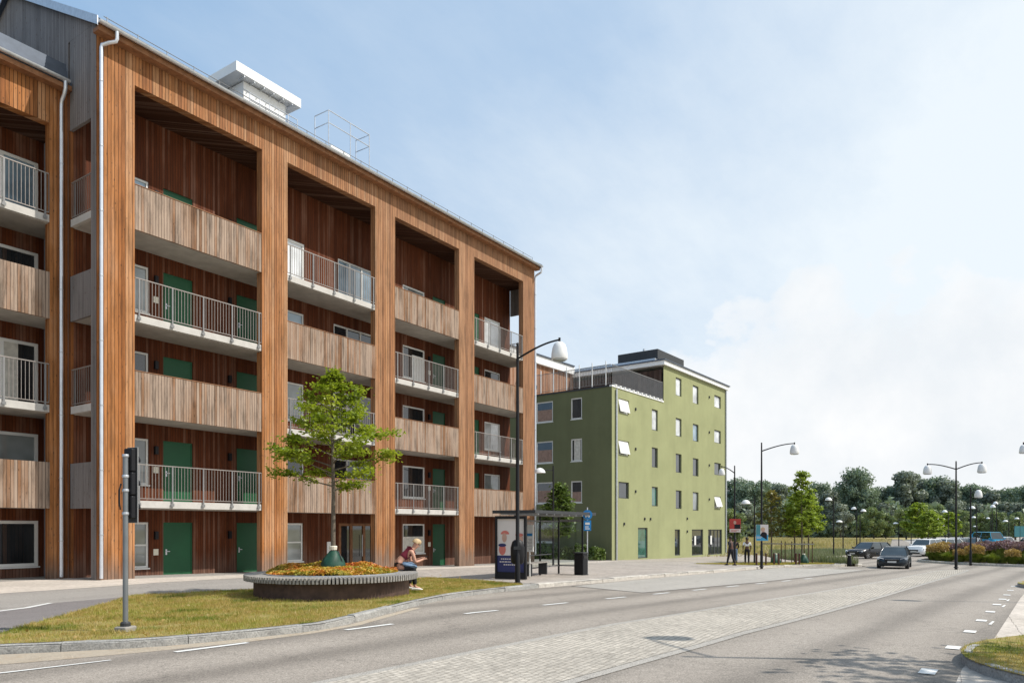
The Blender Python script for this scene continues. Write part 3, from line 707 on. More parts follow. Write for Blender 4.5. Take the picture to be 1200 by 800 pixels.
    # fascia and soffit
    f = MB(); f.box(X0-.10, X1+.10, ea+.16, YF-.003, 16.80, 16.92); f.box(X0-.10, X1+.10, ea+.09, ea+.158, 16.80, 16.99); f.build('fascia', 'trim_wood', T0)
    # verge flashing up the gable
    for xs in (X0, X1):
        v = MB(); a, b = (xs-.19, xs-.165) if xs == X0 else (xs+.165, xs+.19)
        pr = lambda dz: [(ea-.02, 17.15+sl*(ea-YF)+dz), (RY, 17.15+sl*(RY-YF)+dz), (2*RY-ea, 17.15+sl*(ea-YF)+dz)]
        lo = pr(-.06); hi = pr(.22)
        for i in range(2):
            v.loft([[(a, *lo[i]), (a, *lo[i+1]), (a, *hi[i+1]), (a, *hi[i])], [(b, *lo[i]), (b, *lo[i+1]), (b, *hi[i+1]), (b, *hi[i])]])
        v.build('verge_flashing', 'galvanised', T0)
    # gutter
    gt = MB(); n = 8; ring = [(math.cos(PI+PI*k/n)*.085, math.sin(PI+PI*k/n)*.085) for k in range(n+1)]; ring += [(math.cos(2*PI-PI*k/n)*.07, math.sin(2*PI-PI*k/n)*.07) for k in range(n+1)]
    gy, gz = ea-.03, 17.02
    gt.loft([[(X0-.14, gy+y, gz+z) for y, z in ring], [(X1+.14, gy+y, gz+z) for y, z in ring]]); gt.build('gutter', 'galvanised', T0, smooth=True)
    # downpipes at both front corners with swan necks and brackets
    for x in (X0+.10, X1+.075):
        y = YF-.10 if x < 20 else YF-.02; d = MB()
        xx = x+.30 if x < 20 else x
        d.tube([(xx, gy, gz-.06), (xx, gy, gz-.30), (xx-.02, gy+.02, gz-.38), ((xx+x)/2, (gy+y)/2, gz-.43), (x+.02, y-.01, gz-.5), (x, y, gz-.60), (x, y, 0.05), ], .055, 12)
        dp = d.build('downpipe', 'pipe_metal', T0, smooth=True)
        bm_ = MB()
        for k in range(8): bm_.lathe([(.063, -.02), (.066, 0), (.063, .02)], 12, (x, y, 1.4+2.0*k))
        bm_.build('bracket', 'galvanised', dp)
    # snow guard rails on the eave
    sg = MB(); zz = 17.15+sl*(YF+.15-YF)+.15
    for h in (.10, .22): sg.tube([(X0+.3, YF+.15, zz+h), (X1-.1, YF+.15, zz+h)], .012, 6)
    for k in range(26): x = X0+.4+k*.99; sg.tube([(x, YF+.15, zz-.02), (x, YF+.15, zz+.25)], .014, 6)
    sg.build('snow_guard', 'rail_grey', T0)
    # ventilation penthouse
    pb = MB(); pb.box(19.6, 21.8, 27.3, 28.6, 18.9, 20.80); ph = pb.build('roof_ventilator', 'white_metal', T0)
    cp = MB(); cp.loft([[(19.0, 26.95, 20.86), (22.4, 26.95, 20.86), (22.4, 28.95, 20.86), (19.0, 28.95, 20.86)], [(19.0, 26.95, 21.26), (22.4, 26.95, 21.26), (22.4, 28.95, 21.26), (19.0, 28.95, 21.26)], [(19.25, 27.2, 21.36), (22.15, 27.2, 21.36), (22.15, 28.7, 21.36), (19.25, 28.7, 21.36)]])
    cp.box(20.3, 21.0, 27.3, 27.9, 21.36, 21.45)
    cp.build('cap', 'white_metal', ph)
    lv = MB()
    for k in range(7): lv.box(19.58, 21.82, 27.275, 27.297, 18.95+k*.25, 18.97+k*.25)
    for k in range(6): lv.obox((19.4+.5*k, 27.12, 20.78), (.05, .36, .05)); 
    lv.build('louvre', 'galvanised', ph)
    rl = MB()
    for h in (.32, .62, .92): rl.tube([(19.4, 26.6, 19.05+h), (21.9, 26.6, 19.05+h)], .018, 6)
    for k in range(6): rl.tube([(19.4+.5*k, 26.6, 18.9), (19.4+.5*k, 26.6, 19.97)], .018, 6)
    rl.build('guard_rail', 'galvanised', ph)
    # roof hatch rail
    hr = MB(); ys = (25.0, 25.9)
    for x, y in ((22.3, 25.0), (23.6, 25.0), (24.8, 25.0), (22.3, 25.9), (24.8, 25.9)): hr.tube([(x, y, 17.15+sl*(y-YF)), (x, y, 20.1)], .022, 6)
    for h in (20.1, 19.55): hr.tube([(22.3, 25.9, h), (22.3, 25, h), (24.8, 25, h), (24.8, 25.9, h)], .02, 6)
    hr.build('hatch_rail', 'galvanised', T0)
    MB().box(22.7, 23.9, 25.3, 26.1, 18.2, 18.85).build('roof_hatch', 'white_metal', T0, bevel=.05)
    MB().box(X0-.02, X1+.02, YF-.02, YF+.0-.003, -1.2, -.0).build('plinth', 'concrete', T0) if False else None
    ORG[0] = Vector((0, 0, 0))
main_building()

# ------------------------------------------------------------------ lower wing on the left
def wing():
    T0 = thing('apartment_building', 'lower set back timber wing at the left edge with a window in every bay', 'building', (11.4, 25.1, 0))
    ORG[0] = Vector((11.4, 25.1, 0)); YW = 25.12; YR = 26.75; XL = -6.
    P_ = [(10.96, 11.49), (4.9, 6.1), (-1.2, 0.0)]; B_ = [(6.1, 10.96), (0.0, 4.9), (-6., -1.2)]
    mb = MB()
    for a, b in P_: mb.box(a, b, YW, YW+.3, -.9, 15.7)
    for a, b in B_: mb.box(a, b, YW, YW+.3, 14.4, 15.7)
    mb.build('front_wall', 'front_boards', T0)
    T = lambda u, o, z: (u, YR-o, z); holes = []
    spec = []
    for i, L in enumerate([-.2]+LV):
        for u in (9.2, 3.2, -2.8):
            h = (u-.0, u+2.12, L+.1 if i in (2, 4) else (L+.6 if i else .35), L+2.22 if i else 1.85)
            holes.append(h); spec.append((h, i))
    mb = MB(); wall_holes(mb, T, XL, 11.49, -.9, 15.6, holes, .1); mb.build('recess_wall', 'recess_boards', T0)
    for h, i in spec: window(T0, *h, -.09, T, pane=['glass_dark', 'glass_curtain', 'glass_dark', 'glass_dark', 'glass_blue'][i], fw=.10, split=1 if i == 4 or i == 2 else 0,
                             curtain=([(.3, .75), (0, 1), 'curtain'] if i == 2 else None))
    for L in LV: MB().box(XL, 11.485, YW+.13, YR-.004, L-.25, L).build('gallery_slab', 'concrete', T0)
    MB().box(XL, 11.485, YW+.302, YR-.004, 14.45, 14.55).build('ceiling_panel', 'ceiling_boards', T0)
    for a, c in B_:
        for l, L in enumerate(LV):
            if l in (0, 2): MB().box(a+.003, c-.003, YW+.01, YW+.1, L-.27, L+1.19).build('parapet', 'parapet_boards', T0)
            else:
                MB().box(a+.003, c-.003, YW+.03, YW+.128, L-.23, L).build('slab_edge', 'slab_edge', T0); railing(T0, (a+.02, YW+.02), (c-.02, YW+.02), L+.02, L+1.3, 'rail_metal', None, posts=5, step=.112)
    f = MB(); f.box(XL, 11.48, YW-.30, YW-.003, 15.55, 15.70); f.build('fascia', 'trim_wood', T0)
    n = 8; ring = [(math.cos(PI+PI*k/n)*.085, math.sin(PI+PI*k/n)*.085) for k in range(n+1)]+[(math.cos(2*PI-PI*k/n)*.07, math.sin(2*PI-PI*k/n)*.07) for k in range(n+1)]
    gt = MB(); gt.loft([[(XL, YW-.38+y, 15.80+z) for y, z in ring], [(11.38, YW-.38+y, 15.80+z) for y, z in ring]]); gt.build('gutter', 'galvanised', T0, smooth=True)
    x = 11.25; d = MB(); d.tube([(x, YW-.38, 15.74), (x, YW-.38, 15.5), (x, YW-.3, 15.35), (x, YW-.14, 15.2), (x, YW-.1, 15.05), (x, YW-.1, .05)], .055, 12)
    dp = d.build('downpipe', 'pipe_metal', T0, smooth=True); bm_ = MB()
    for k in range(7): bm_.lathe([(.063, -.02), (.066, 0), (.063, .02)], 12, (x, YW-.1, 1.2+2.0*k))
    bm_.build('bracket', 'galvanised', dp)
    # metal snow boards standing on the eave
    s = MB()
    for k in range(4): s.box(XL, 11.36, YW-.26+.03*k, YW-.22+.03*k, 15.92+.12*k, 16.03+.12*k)
    s.build('snow_guard', 'roof_metal', T0)
    r = MB(); zr = 15.72+.54*5.5
    r.loft([[(XL, YW-.3, 15.72), (XL, YW+5.2, zr), (XL, YW+5.2, zr+.1), (XL, YW-.3, 15.82)], [(11.48, YW-.3, 15.72), (11.48, YW+5.2, zr), (11.48, YW+5.2, zr+.1), (11.48, YW-.3, 15.82)]])
    r.build('roof', 'roof_metal', T0)
    MB().box(XL, XL+.1, YW+.31, YW+5.2, -.9, 15.7).build('side_wall', 'gable_boards', T0)
    ORG[0] = Vector((0, 0, 0))
wing()

# ------------------------------------------------------------------ the green rendered building
def green():
    T0 = thing('apartment_building', 'olive green rendered apartment block with roof terrace and small scattered windows', 'building', (47.42, 23.63, 0), R(-2.7))
    T = lambda u, o, z: (u, -o, z)
    Td = lambda u, o, z: (-o, u, z)
    lit = []
    cw = [(10.84, 12.0), (14.36, 15.6), (19.3, 20.9)]
    # (u0,u1,z0,z1,pane,tilt)
    for z0, z1, t, pn in ((10.0, 11.04, .22, 'glass_pale'), (6.95, 8.0, .22, 'glass_pale'), (3.77, 4.97, 0, 'glass_dark')): lit.append((1.0, 2.6, z0, z1, pn, t))
    for z0, z1, pn in ((9.3, 10.95, 'glass_pale'), (6.38, 7.94, 'glass_dark'), (3.32, 4.85, 'glass_green')): lit.append((6.4, 7.46, z0, z1, pn, 0))
    for z0, z1, pn in ((12.67, 14.17, 'glass_pale'), (9.28, 10.79, 'glass_pale'), (6.24, 7.81, 'glass_dark'), (3.21, 4.75, 'glass_dark')): lit.append((*cw[0], z0, z1, pn, 0))
    for z0, z1, pn in ((12.5, 14.07, 'glass_pale'), (9.2, 10.7, 'glass_blue'), (6.15, 7.7, 'glass_dark'), (3.13, 4.74, 'glass_curtain')): lit.append((*cw[1], z0, z1, pn, 0))
    for z0, z1, pn, t in ((12.8, 13.92, 'glass_pale', 0), (9.51, 10.7, 'glass_pale', 0), (6.53, 7.66, 'glass_dark', 0), (3.47, 4.54, 'glass_pale', .3)): lit.append((*cw[2], z0, z1, pn, t))
    gnd = [(4.05, 5.66, -.72, 1.62), (10.65, 11.7, -.7, 1.48), (14.15, 16.65, -.8, 1.47), (17.8, 21.2, -.86, 1.46)]
    mb = MB()
    h1 = [l[:4] for l in lit if l[0] < 8.5]+[gnd[0]]; h2 = [l[:4] for l in lit if l[0] > 8.5]+gnd[1:]
    wall_holes(mb, T, 0, 8.5, -2, 11.72, h1, .16); wall_holes(mb, T, 8.5, 22.1, -2, 14.72, h2, .16)
    mb.box(22.1, 22.102, .0, 12, -2, 14.72); mb.box(8.5, 22.1, 12.0, 12.01, -2, 14.72)
    mb.build('wall', 'render_green', T0)
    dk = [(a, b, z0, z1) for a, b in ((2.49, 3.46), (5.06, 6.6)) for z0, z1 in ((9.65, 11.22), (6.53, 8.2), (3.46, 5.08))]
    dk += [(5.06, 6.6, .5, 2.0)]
    mb = MB(); wall_holes(mb, Td, 0.002, 16, -2, 11.72, dk, .12); w2 = mb.build('side_wall', 'render_green_shaded', T0); w2['label'] = 'green side wall with framed windows, colour darkened for its shade'
    for u0, u1, z0, z1, pn, t in lit:
        window(T0, u0, u1, z0, z1, -.15, T, frame='frame_dark' if not t else 'frame_white', pane=pn, fw=.07, tilt=t, depth=.05, split=0)
        if pn == 'glass_dark' : pass
    for k, (a, b, z0, z1) in enumerate(dk):
        window(T0, a, b, z0, z1, -.11, Td, frame='frame_white', pane='glass_dark', fw=.09, curtain=([(0, 1), (0, .62), 'curtain_brown'] if k in (3, 4, 5) else [(.1, .8), (0, 1), 'curtain'] if k in (1,) else [(.0, 1), (0, .5), 'curtain_brown'] if k == 2 else None))
    # ground-floor openings
    for k, (a, b, z0, z1) in enumerate(gnd):
        w = window(T0, a, b, z0, z1, -.14, T, frame='frame_dark', pane=['glass_green', 'glass_dark', 'glass_dark', 'glass_dark'][k], fw=.08, split=[0, 0, 0, 3][k], depth=.06, sill=True)
        if k >= 2: MB().box(a+.7, a+1.05, .06, .075, .1, .9).build('notice', 'frame_white', w)
    MB().box(17.75, 21.25, -.25, -.003, 1.0, 1.06).build('canopy', 'galvanised', T0) if False else None
    # small vents and lamps on the wall
    for u, z in ((3.6, 10.55), (3.6, 7.55), (3.6, 4.35), (1.8, 1.9), (5.1, 2.3), (6.1, 2.3), (13.1, 2.4), (13.1, 1.3), (18.0, 13.5), (18.0, 10.3), (18.0, 7.3), (18.0, 4.2)):
        MB().box(u-.055, u+.055, -.09, -.002, z-.10, z+.10).build('wall_lamp', 'charcoal', T0)
    # parapet of the low part, light cap, fascia and terrace
    MB().box(-.05, 8.45, -.05, .16, 11.722, 11.84).build('coping', 'white_metal', T0); MB().box(-.05, .16, .165, 16, 11.722, 11.84).build('coping', 'charcoal', T0)
    MB().box(.17, 8.48, .17, 16, 11.3, 11.4).build('terrace_floor', 'concrete', T0)
    for k in range(12): MB().box(.4+.68*k, .62+.68*k, -.10, .20, 11.842, 11.92).build('clamp', 'white_metal', T0)
    up = MB(); up.box(8.4, 8.498, .17, 8.5, 11.42, 14.4); up.build('terrace_wall', 'terrace_boards_shaded', T0)
    MB().box(-1.2, 8.398, 8.5, 8.6, 11.42, 15.0).build('terrace_wall', 'terrace_boards', T0)
    MB().box(-.6, -.1, 8.62, 9.2, 11.9, 15.9).build('corner_post', 'charcoal', T0)
    MB().box(2.6, 2.75, 8.44, 8.495, 12.9, 13.2).build('wall_lamp', 'black_paint', T0)
    # roof edges
    f = MB(); f.box(8.2, 22.4, -.22, 12.3, 14.74, 15.08); f.box(-1.3, 8.19, 8.25, 12.3, 14.95, 15.6); f.build('fascia', 'white_metal', T0)
    f = MB(); f.box(8.1, 22.5, -.32, 12.4, 15.082, 15.17); f.box(-1.4, 8.09, 8.15, 12.4, 15.602, 15.70); f.build('roof', 'roof_metal', T0)
    f = MB(); f.box(9.0, 21.5, 1.0, 11.5, 15.172, 15.55); f.build('roof_curb', 'galvanised', T0)
    f = MB(); f.box(9.3, 14.5, .9, 4.6, 15.552, 16.35); f.build('plant_room', 'charcoal', T0)
    f = MB(); f.box(3.2, 4.6, 9.2, 10.2, 15.702, 16.1); f.build('roof_ventilator', 'white_metal', T0)
    f = MB(); f.tube([(10.2, 2.6, 16.35), (10.2, 2.6, 16.75)], .10, 8); f.build('vent_pipe', 'galvanised', T0)
    # terrace railing
    m = MB(); m.box(.02, .06, .1, 8.4, 13.3, 13.34); m.box(.02, .06, .1, 8.4, 11.95, 11.98)
    for k in range(64): y = .15+k*.13; m.box(.03, .05, y, y+.02, 11.981, 13.299)
    m.box(.1, 8.4, .02, .06, 13.3, 13.34); m.box(.1, 8.4, .02, .06, 11.95, 11.98)
    for k in range(76): x = .15+k*.11; m.box(x, x+.02, .03, .05, 11.981, 13.299)
    r_ = m.build('railing', 'rail_grey', T0)
    for y in (.48, 1.62, 2.71, 3.83, 5.0, 6.15): MB().box(-.03, .015, y-.03, y+.03, 11.86, 13.6).build('post', 'white_metal', r_)
    # rain pipes at both corners
    for u in (.55, 22.02):
        d = MB(); d.tube([(u, -.09, 11.6 if u < 1 else 14.7), (u, -.09, -.75)], .07, 10); d.build('downpipe', 'galvanised' , T0)
    MB().box(-.03, .09, -.03, -.002, -.8, 11.7).build('corner_trim', 'render_green', T0)
green()

# ------------------------------------------------------------------ street lamps
def bell(mb, c, s=1.):
    mb.lathe([(.02*s, .30*s), (.10*s, .285*s), (.17*s, .22*s), (.215*s, .10*s), (.24*s, -.05*s), (.25*s, -.19*s), (.235*s, -.23*s), (.10*s, -.235*s)], 20, c)
def lamp_arm(parent, H, a, ang, s=1.):
    """a curved arm with hanging bell; returns arm part"""
    dx, dy = math.cos(ang), math.sin(ang); pts = []
    for k in range(11):
        t = k/10; pts.append((dx*a*t, dy*a*t, H-.42+.36*math.sin(t*PI/2)))
    m = MB(); m.tube(pts, [.035-.008*k/10 for k in range(11)], 8); m.tube([(dx*a, dy*a, H+.0), (dx*a, dy*a, H-.14)], .035, 8)
    arm = m.build('arm', 'black_paint', parent, smooth=True)
    b = MB(); bell(b, (dx*a, dy*a, H-.42), s); hd = b.build('lamp_head', 'lamp_white', arm, smooth=True)
    r = MB(); r.lathe([(.20*s, 0), (.20*s, -.02)], 16, (dx*a, dy*a, H-.42-.24*s)); r.build('lens', 'glass_pale', hd)
    return arm
def street_lamp(loc, H, arms, label, rz=0, r=.055, group=None, s=1.):
    t = thing('street_lamp', label, 'street lamp', loc, rz, group)
    m = MB(); m.tube([(0, 0, -.1), (0, 0, .9), (0, 0, .95), (0, 0, H*.6), (0, 0, H)], [r*1.5, r*1.5, r*1.1, r*1.0, r*.7], 12); m.lathe([(.02, 0), (.05, .03), (.02, .08)], 8, (0, 0, H)); m.build('pole', 'black_paint', t, smooth=True)
    b = MB(); b.lathe([(r*2.4, 0), (r*2.4, .04), (r*1.6, .07)], 12); b.build('base', 'black_paint', t)
    for a, ang in arms: lamp_arm(t, H, a, ang, s)
    return t
street_lamp((19.05, 12.75, g(19)), 7.45, [(1.55, R(-92))], 'tall black street lamp before the bus shelter with one white bell')
street_lamp((42.52, 11.75, g(42.5)), 7.0, [(1.75, R(-80))], 'tall black street lamp beyond the shelter carrying a poster of a person in blue')
street_lamp((51.6, 2.75, g(51.6)), 6.35, [(1.35, R(-75)), (1.5, R(95))], 'black double armed street lamp at the end of the cobbled median')
street_lamp((60.4, 2.35, g(60.4)), 5.3, [(.55, R(-55))], 'black street lamp just right of the double armed one, in the flower bed')
street_lamp((12.4, -1.9, 0), 7.3, [(1.65, R(45))], 'street lamp on the near grass island outside the right edge')
street_lamp((25.6, -4.2, g(25)), 7.3, [(1.6, R(120))], 'street lamp on the right pavement outside the picture')
street_lamp((51.3, -2.3, g(51)), 7.3, [(1.72, R(90))], 'street lamp at the right edge with only its bell in the picture', s=.9)
street_lamp((47.65, 14.89, g(47.6)), 6.3, [(1.3, R(160))], 'black street lamp beside the green block carrying a red poster', s=.8)
# small lamp behind the shelter against the wooden building
def small_lamp(loc, H, ang, label, a=.9, s=.75, group=None):
    t = thing('street_lamp', label, 'street lamp', loc, 0, group)
    m = MB(); m.tube([(0, 0, -.1), (0, 0, H*.5), (0, 0, H)], [.06, .05, .04], 10); m.build('pole', 'black_paint', t, smooth=True)
    dx, dy = math.cos(ang), math.sin(ang); m = MB(); m.tube([(0, 0, H-.25), (dx*a*.5, dy*a*.5, H-.24), (dx*a, dy*a, H-.25)], .022, 8); arm = m.build('arm', 'black_paint', t)
    b = MB(); b.lathe([(.05, .16), (.16, .12), (.26, .02), (.30, -.10), (.28, -.11)], 18, (dx*a, dy*a, H-.30)); hd = b.build('lamp_head', 'lamp_white', arm, smooth=True)
    return t
small_lamp((33.6, 20.2, g(33)), 5.35, R(140), 'thin black lamp post between the wooden building and the bus shelter', a=.75, s=.8)
small_lamp((48.88, 13.97, g(48)), 4.3, R(150), 'thin black lamp post left of the poster of a person in blue', a=.75)
small_lamp((68.9, 12.85, g(68)), 5.4, R(100), 'thin black lamp post standing behind the black bollard', a=.4)
FG = 'small lamps standing far off before the wood'
far = [(91.8, 16.1, 3.7, 120), (104, 16.6, 5.6, 60), (104.6, 16.3, 5.3, -60), (117, 13.2, 3.6, 120), (124.5, 12.4, 3.5, 160), (126, 10.4, 3.6, -90), (126.5, 9.6, 4.4, -60), (116, 7.1, 5.3, 100), (152, 7.4, 4.4, 90), (153, 5.9, 4.9, -90),
       (133.1, 2.4, 6.9, -90), (122, 1.7, 6.1, 90), (132.8, .3, 4.0, 90), (150, -1.2, 4.6, 90), (160, -3.2, 4.2, 90), (108, 3.6, 5.6, 90), (170, 9.0, 3.6, 90), (178, 3.5, 5.0, 90), (168, 5.4, 3.2, 90), (140, 9, 3.3, 90)]
proto_far = None
for x, y, H, a in far:
    if proto_far is None:
        proto_far = small_lamp((0, 0, 0), 4.5, 0, 'small lamp with a white dome standing far off before the wood', a=.35, group=FG); proto_far.location = (x, y, -1.1); proto_far.rotation_euler[2] = R(a); proto_far.scale = (1.2, 1.2, H/4.5)
    else: dup(proto_far, (x, y, -1.1), R(a), (1.2, 1.2, H/4.5))

# posters fixed to the lamp posts
def poster_person(loc, rz):
    t = thing('poster', 'poster of a person in a dark jacket on blue, fixed to the lamp post', 'poster', loc, rz)
    MB().box(-.34, .34, -.02, .0, -.46, .46).build('board', 'poster_white', t)
    MB().box(-.33, .33, -.026, -.022, -.45, -.12).build('blue_band', 'poster_blue', t)
    MB().box(-.33, -.10, -.024, -.0215, -.12, .45).build('teal_panel', 'poster_teal', t)
    m = MB(); m.loft([[(-.12, -.03, -.16), (.26, -.03, -.40), (.26, -.03, -.05), (.14, -.03, .04), (-.02, -.03, .02)], [(-.12, -.034, -.16), (.26, -.034, -.40), (.26, -.034, -.05), (.14, -.034, .04), (-.02, -.034, .02)]]); m.build('jacket', 'cloth_black', t)
    f = MB(); f.loft([[(.05+.085*math.cos(k*PI/6), -.036, .14+.11*math.sin(k*PI/6)) for k in range(12)], [(.05+.085*math.cos(k*PI/6), -.04, .14+.11*math.sin(k*PI/6)) for k in range(12)]]); f.build('face', 'poster_face', t)
    h = MB(); h.loft([[(.04+.12*math.cos(k*PI/6), -.030, .19+.12*math.sin(k*PI/6)) for k in range(12)], [(.04+.12*math.cos(k*PI/6), -.034, .19+.12*math.sin(k*PI/6)) for k in range(12)]]); h.build('hair', 'hair_blond', t)
    m = MB()
    for k, (a, b) in enumerate(((-.30, .0), (-.30, -.06))): m.box(a, b, -.030, -.027, -.25-.07*k, -.22-.07*k)
    m.build('text_lines', 'poster_white', t)
    MB().tube([(0, .03, -.3), (0, .03, .3)], .02, 6).build('bracket', 'charcoal', t)
poster_person((42.40, 11.69, g(42.5)+1.95), R(-62))
t = thing('poster', 'red poster with a white lower edge high on the lamp post by the green block', 'poster', (47.52, 14.82, g(47.6)+2.45), R(-62))
MB().box(-.36, .36, -.02, 0, -.42, .46).build('board', 'poster_red', t); MB().box(-.35, .35, -.026, -.022, -.41, -.20).build('white_band', 'poster_white', t)
MB().box(-.05, .33, -.026, -.022, -.18, .1).build('dark_panel', 'cloth_black', t)
f = MB(); f.loft([[(-.02+.09*math.cos(k*PI/6), y, .22+.12*math.sin(k*PI/6)) for k in range(12)] for y in (-.030, -.026)]); f.build('face', 'poster_face', t)
m = MB()
for k in range(2): m.box(-.28, .24-.15*k, -.030, -.027, -.29-.07*k, -.26-.07*k)
m.build('text_lines', 'poster_red', t)

# ------------------------------------------------------------------ traffic signal seen from behind
t = thing('traffic_signal', 'grey traffic signal pole with black signal box turned away, on the grass verge', 'traffic light', (6.06, 11.40, 0), R(19))
MB().tube([(0, 0, .08), (0, 0, 2.75)], .039, 14).build('pole', 'steel_grey', t, smooth=True)
MB().box(-.12, .12, -.11, .11, -.1, .09).build('base', 'plinth', t, bevel=.02)
m = MB(); m.lathe([(.075, .09), (.075, .14), (.056, .16)], 14); m.build('collar', 'charcoal', t)
sb = MB()
for k in range(3): sb.box(.046, .135, -.08, .08, 1.76+.37*k, 2.12+.37*k)
sgn = sb.build('signal_box', 'black_paint', t, bevel=.02)
MB().box(.137, .149, -.092, .092, 1.70, 2.88).build('backboard', 'charcoal', sgn)
MB().box(.150, .154, -.098, .098, 1.695, 2.885).build('border', 'frame_white', sgn)
vz = MB()
for k in range(3):
    z = 1.94+.37*k
    for j in range(9):
        a0 = R(-20)+R(220)*j/9; a1 = R(-20)+R(220)*(j+1)/9
        p = lambda a, x: (x, .078*math.cos(a), z+.078*math.sin(a)); vz.quad(p(a0, .155), p(a1, .155), p(a1, .23), p(a0, .23))
vz.build('visor', 'black_paint', sgn)
ln = MB()
for k in range(3): ln.lathe([(.08, 0), (.08, .01)], 14, (0, 0, 0))
bk = MB()
for k, z in enumerate((1.84, 2.2, 2.42, 2.74)): bk.lathe([(.047, -.022), (.051, 0), (.047, .022)], 14, (0, 0, z)); bk.box(.04, .08, -.02, .02, z-.015, z+.015)
bk.build('bracket', 'galvanised', t)
MB().tube([(-.07, .03, 1.9), (-.09, .03, 2.0), (-.09, .03, 2.2), (-.06, .03, 2.3)], .012, 6).build('cable', 'black_paint', t)
for k, c in enumerate(('poster_red', 'plume_gold', 'door_green')):
    l = MB(); l.loft([[(.154+.004*q, .066*math.cos(2*PI*j/14), 2.68-.37*k+.075*math.sin(2*PI*j/14)) for j in range(14)] for q in (.5, 1.5)]); l.build('lens', c, sgn)

# ------------------------------------------------------------------ round planter bench
PC = Vector((12.35, 13.68, 0))
t = thing('round_bench', 'large round planter bench with grey wooden slats on a rusty steel base', 'bench', PC)
m = MB(); m.lathe([(1.84, -.05), (1.84, .38), (1.60, .38), (1.60, -.05)], 64); m.build('base', 'rust_steel', t)
m = MB(); NS = 150
for k in range(NS):
    a = 2*PI*k/NS; m.obox((1.83*math.cos(a), 1.83*math.sin(a), .458), (.46, .050, .13), a)
m.build('slats', 'slat_wood', t, bevel=.004)
m = MB(); m.lathe([(1.60, .47), (1.60, .55), (1.58, .55), (1.58, .45)], 64); m.build('rim', 'galvanised', t)
m = MB(); m.lathe([(1.57, .40), (1.4, .46), (.9, .52), (.4, .56), (.0+.01, .57)], 48); m.build('soil', 'soil', t)
n = 24000; rr = 1.56*np.sqrt(RNG.random(n)); aa = RNG.uniform(0, 2*PI, n)
X = rr*np.cos(aa); Y = rr*np.sin(aa); hump = .07*(np.sin(X*5+1)*np.sin(Y*4.4)+np.sin(X*2.3+Y*3.1))
Z = .46+.13*(1-(rr/1.56)**2)+np.maximum(0, hump)+RNG.random(n)*.10
V, F = leaf_arrays(np.stack([X, Y, Z], 1)+np.array(PC), .045, flat=.5)
o = npmesh('flower_bed', V, F, 'sedum'); tag(o, 'low orange and yellow sedum planting filling the round bench', 'flowers', kind='stuff')

# ------------------------------------------------------------------ trees
def branch_tree(root, H, zc0, W, nb, leafmat_, leaf, nleaf, seed=0, tr=.055, barkm='bark', sparse=1., droop=.1, taper=.62, tight=1.):
    rnd = random.Random(seed); bark = MB()
    lead = [(0, 0, -.1), (0, 0, zc0*.5), (.02, .01, zc0), (.0, .03, (zc0+H)/2), (-.02, .0, H*.93)]
    bark.tube(lead, [tr*1.15, tr, tr*.85, tr*.55, tr*.15], 10)
    pts = []; nor = []
    ga = 2.39996
    for i in range(nb):
        f = (i+.5)/nb; z = zc0+(H*.97-zc0)*f**.9
        prof = (math.sin(PI*min(1, (f*.82+.16)))**.6) if f > .25 else (.75+f)
        Lb = W*(1-f)**taper*rnd.uniform(.78, 1.12)*(1 if f > .12 else .85)
        a = i*ga+rnd.uniform(-.3, .3); up = .25+.5*f
        bp = []; 
        for k in range(6):
            t = k/5; bp.append(Vector((math.cos(a)*Lb*t, math.sin(a)*Lb*t, z+Lb*(up*t-.35*droop*10*.1*t*t*Lb*.5))))
        bark.tube(bp, [tr*.38*(1-.8*k/5) for k in range(6)], 5)
        nt_ = max(3, int(7*Lb))
        for j in range(nt_):
            t = rnd.uniform(.3, 1.); k = min(4, int(t*5)); q = bp[k].lerp(bp[k+1], t*5-k)
            tw = a+rnd.uniform(-1.1, 1.1); tl = rnd.uniform(.12, .42)*min(1., Lb)
            e = q+Vector((math.cos(tw)*tl, math.sin(tw)*tl, rnd.uniform(-.06, .16)))
            bark.tube([q, e], [.006, .003], 4, cap=False)
            pts.append((e, .10+.13*rnd.random()+.05*Lb)); 
            if j % 2: pts.append((q.lerp(e, .4), .12))
        pts.append((bp[-1], .16))
    bark.build('trunk', barkm, root, smooth=True)
    w = np.array([p[1]**1.5 for p in pts]); w /= w.sum(); idx = RNG.choice(len(pts), nleaf, p=w)
    C_ = np.array([tuple(p[0]) for p in pts])[idx]; S_ = np.array([p[1] for p in pts])[idx]
    off = RNG.normal(size=(nleaf, 3))*.62; off[:, 2] *= .42
    P = C_+off*S_[:, None]*1.25*tight
    V, F = leaf_arrays(P, leaf, flat=.9, aspect=1.15)
    V[:, 2] -= (np.hypot(V[:, 0], V[:, 1])*.0)
    npmesh('crown', V, F, leafmat_, root)
t = thing('young_tree', 'young maple with airy layered bright green crown growing in the round bench', 'tree', (PC.x, PC.y, .5))
branch_tree(t, 5.0, 1.95, 1.52, 34, 'leaf_maple', .072, 8600, seed=8, taper=.85, tight=.72)
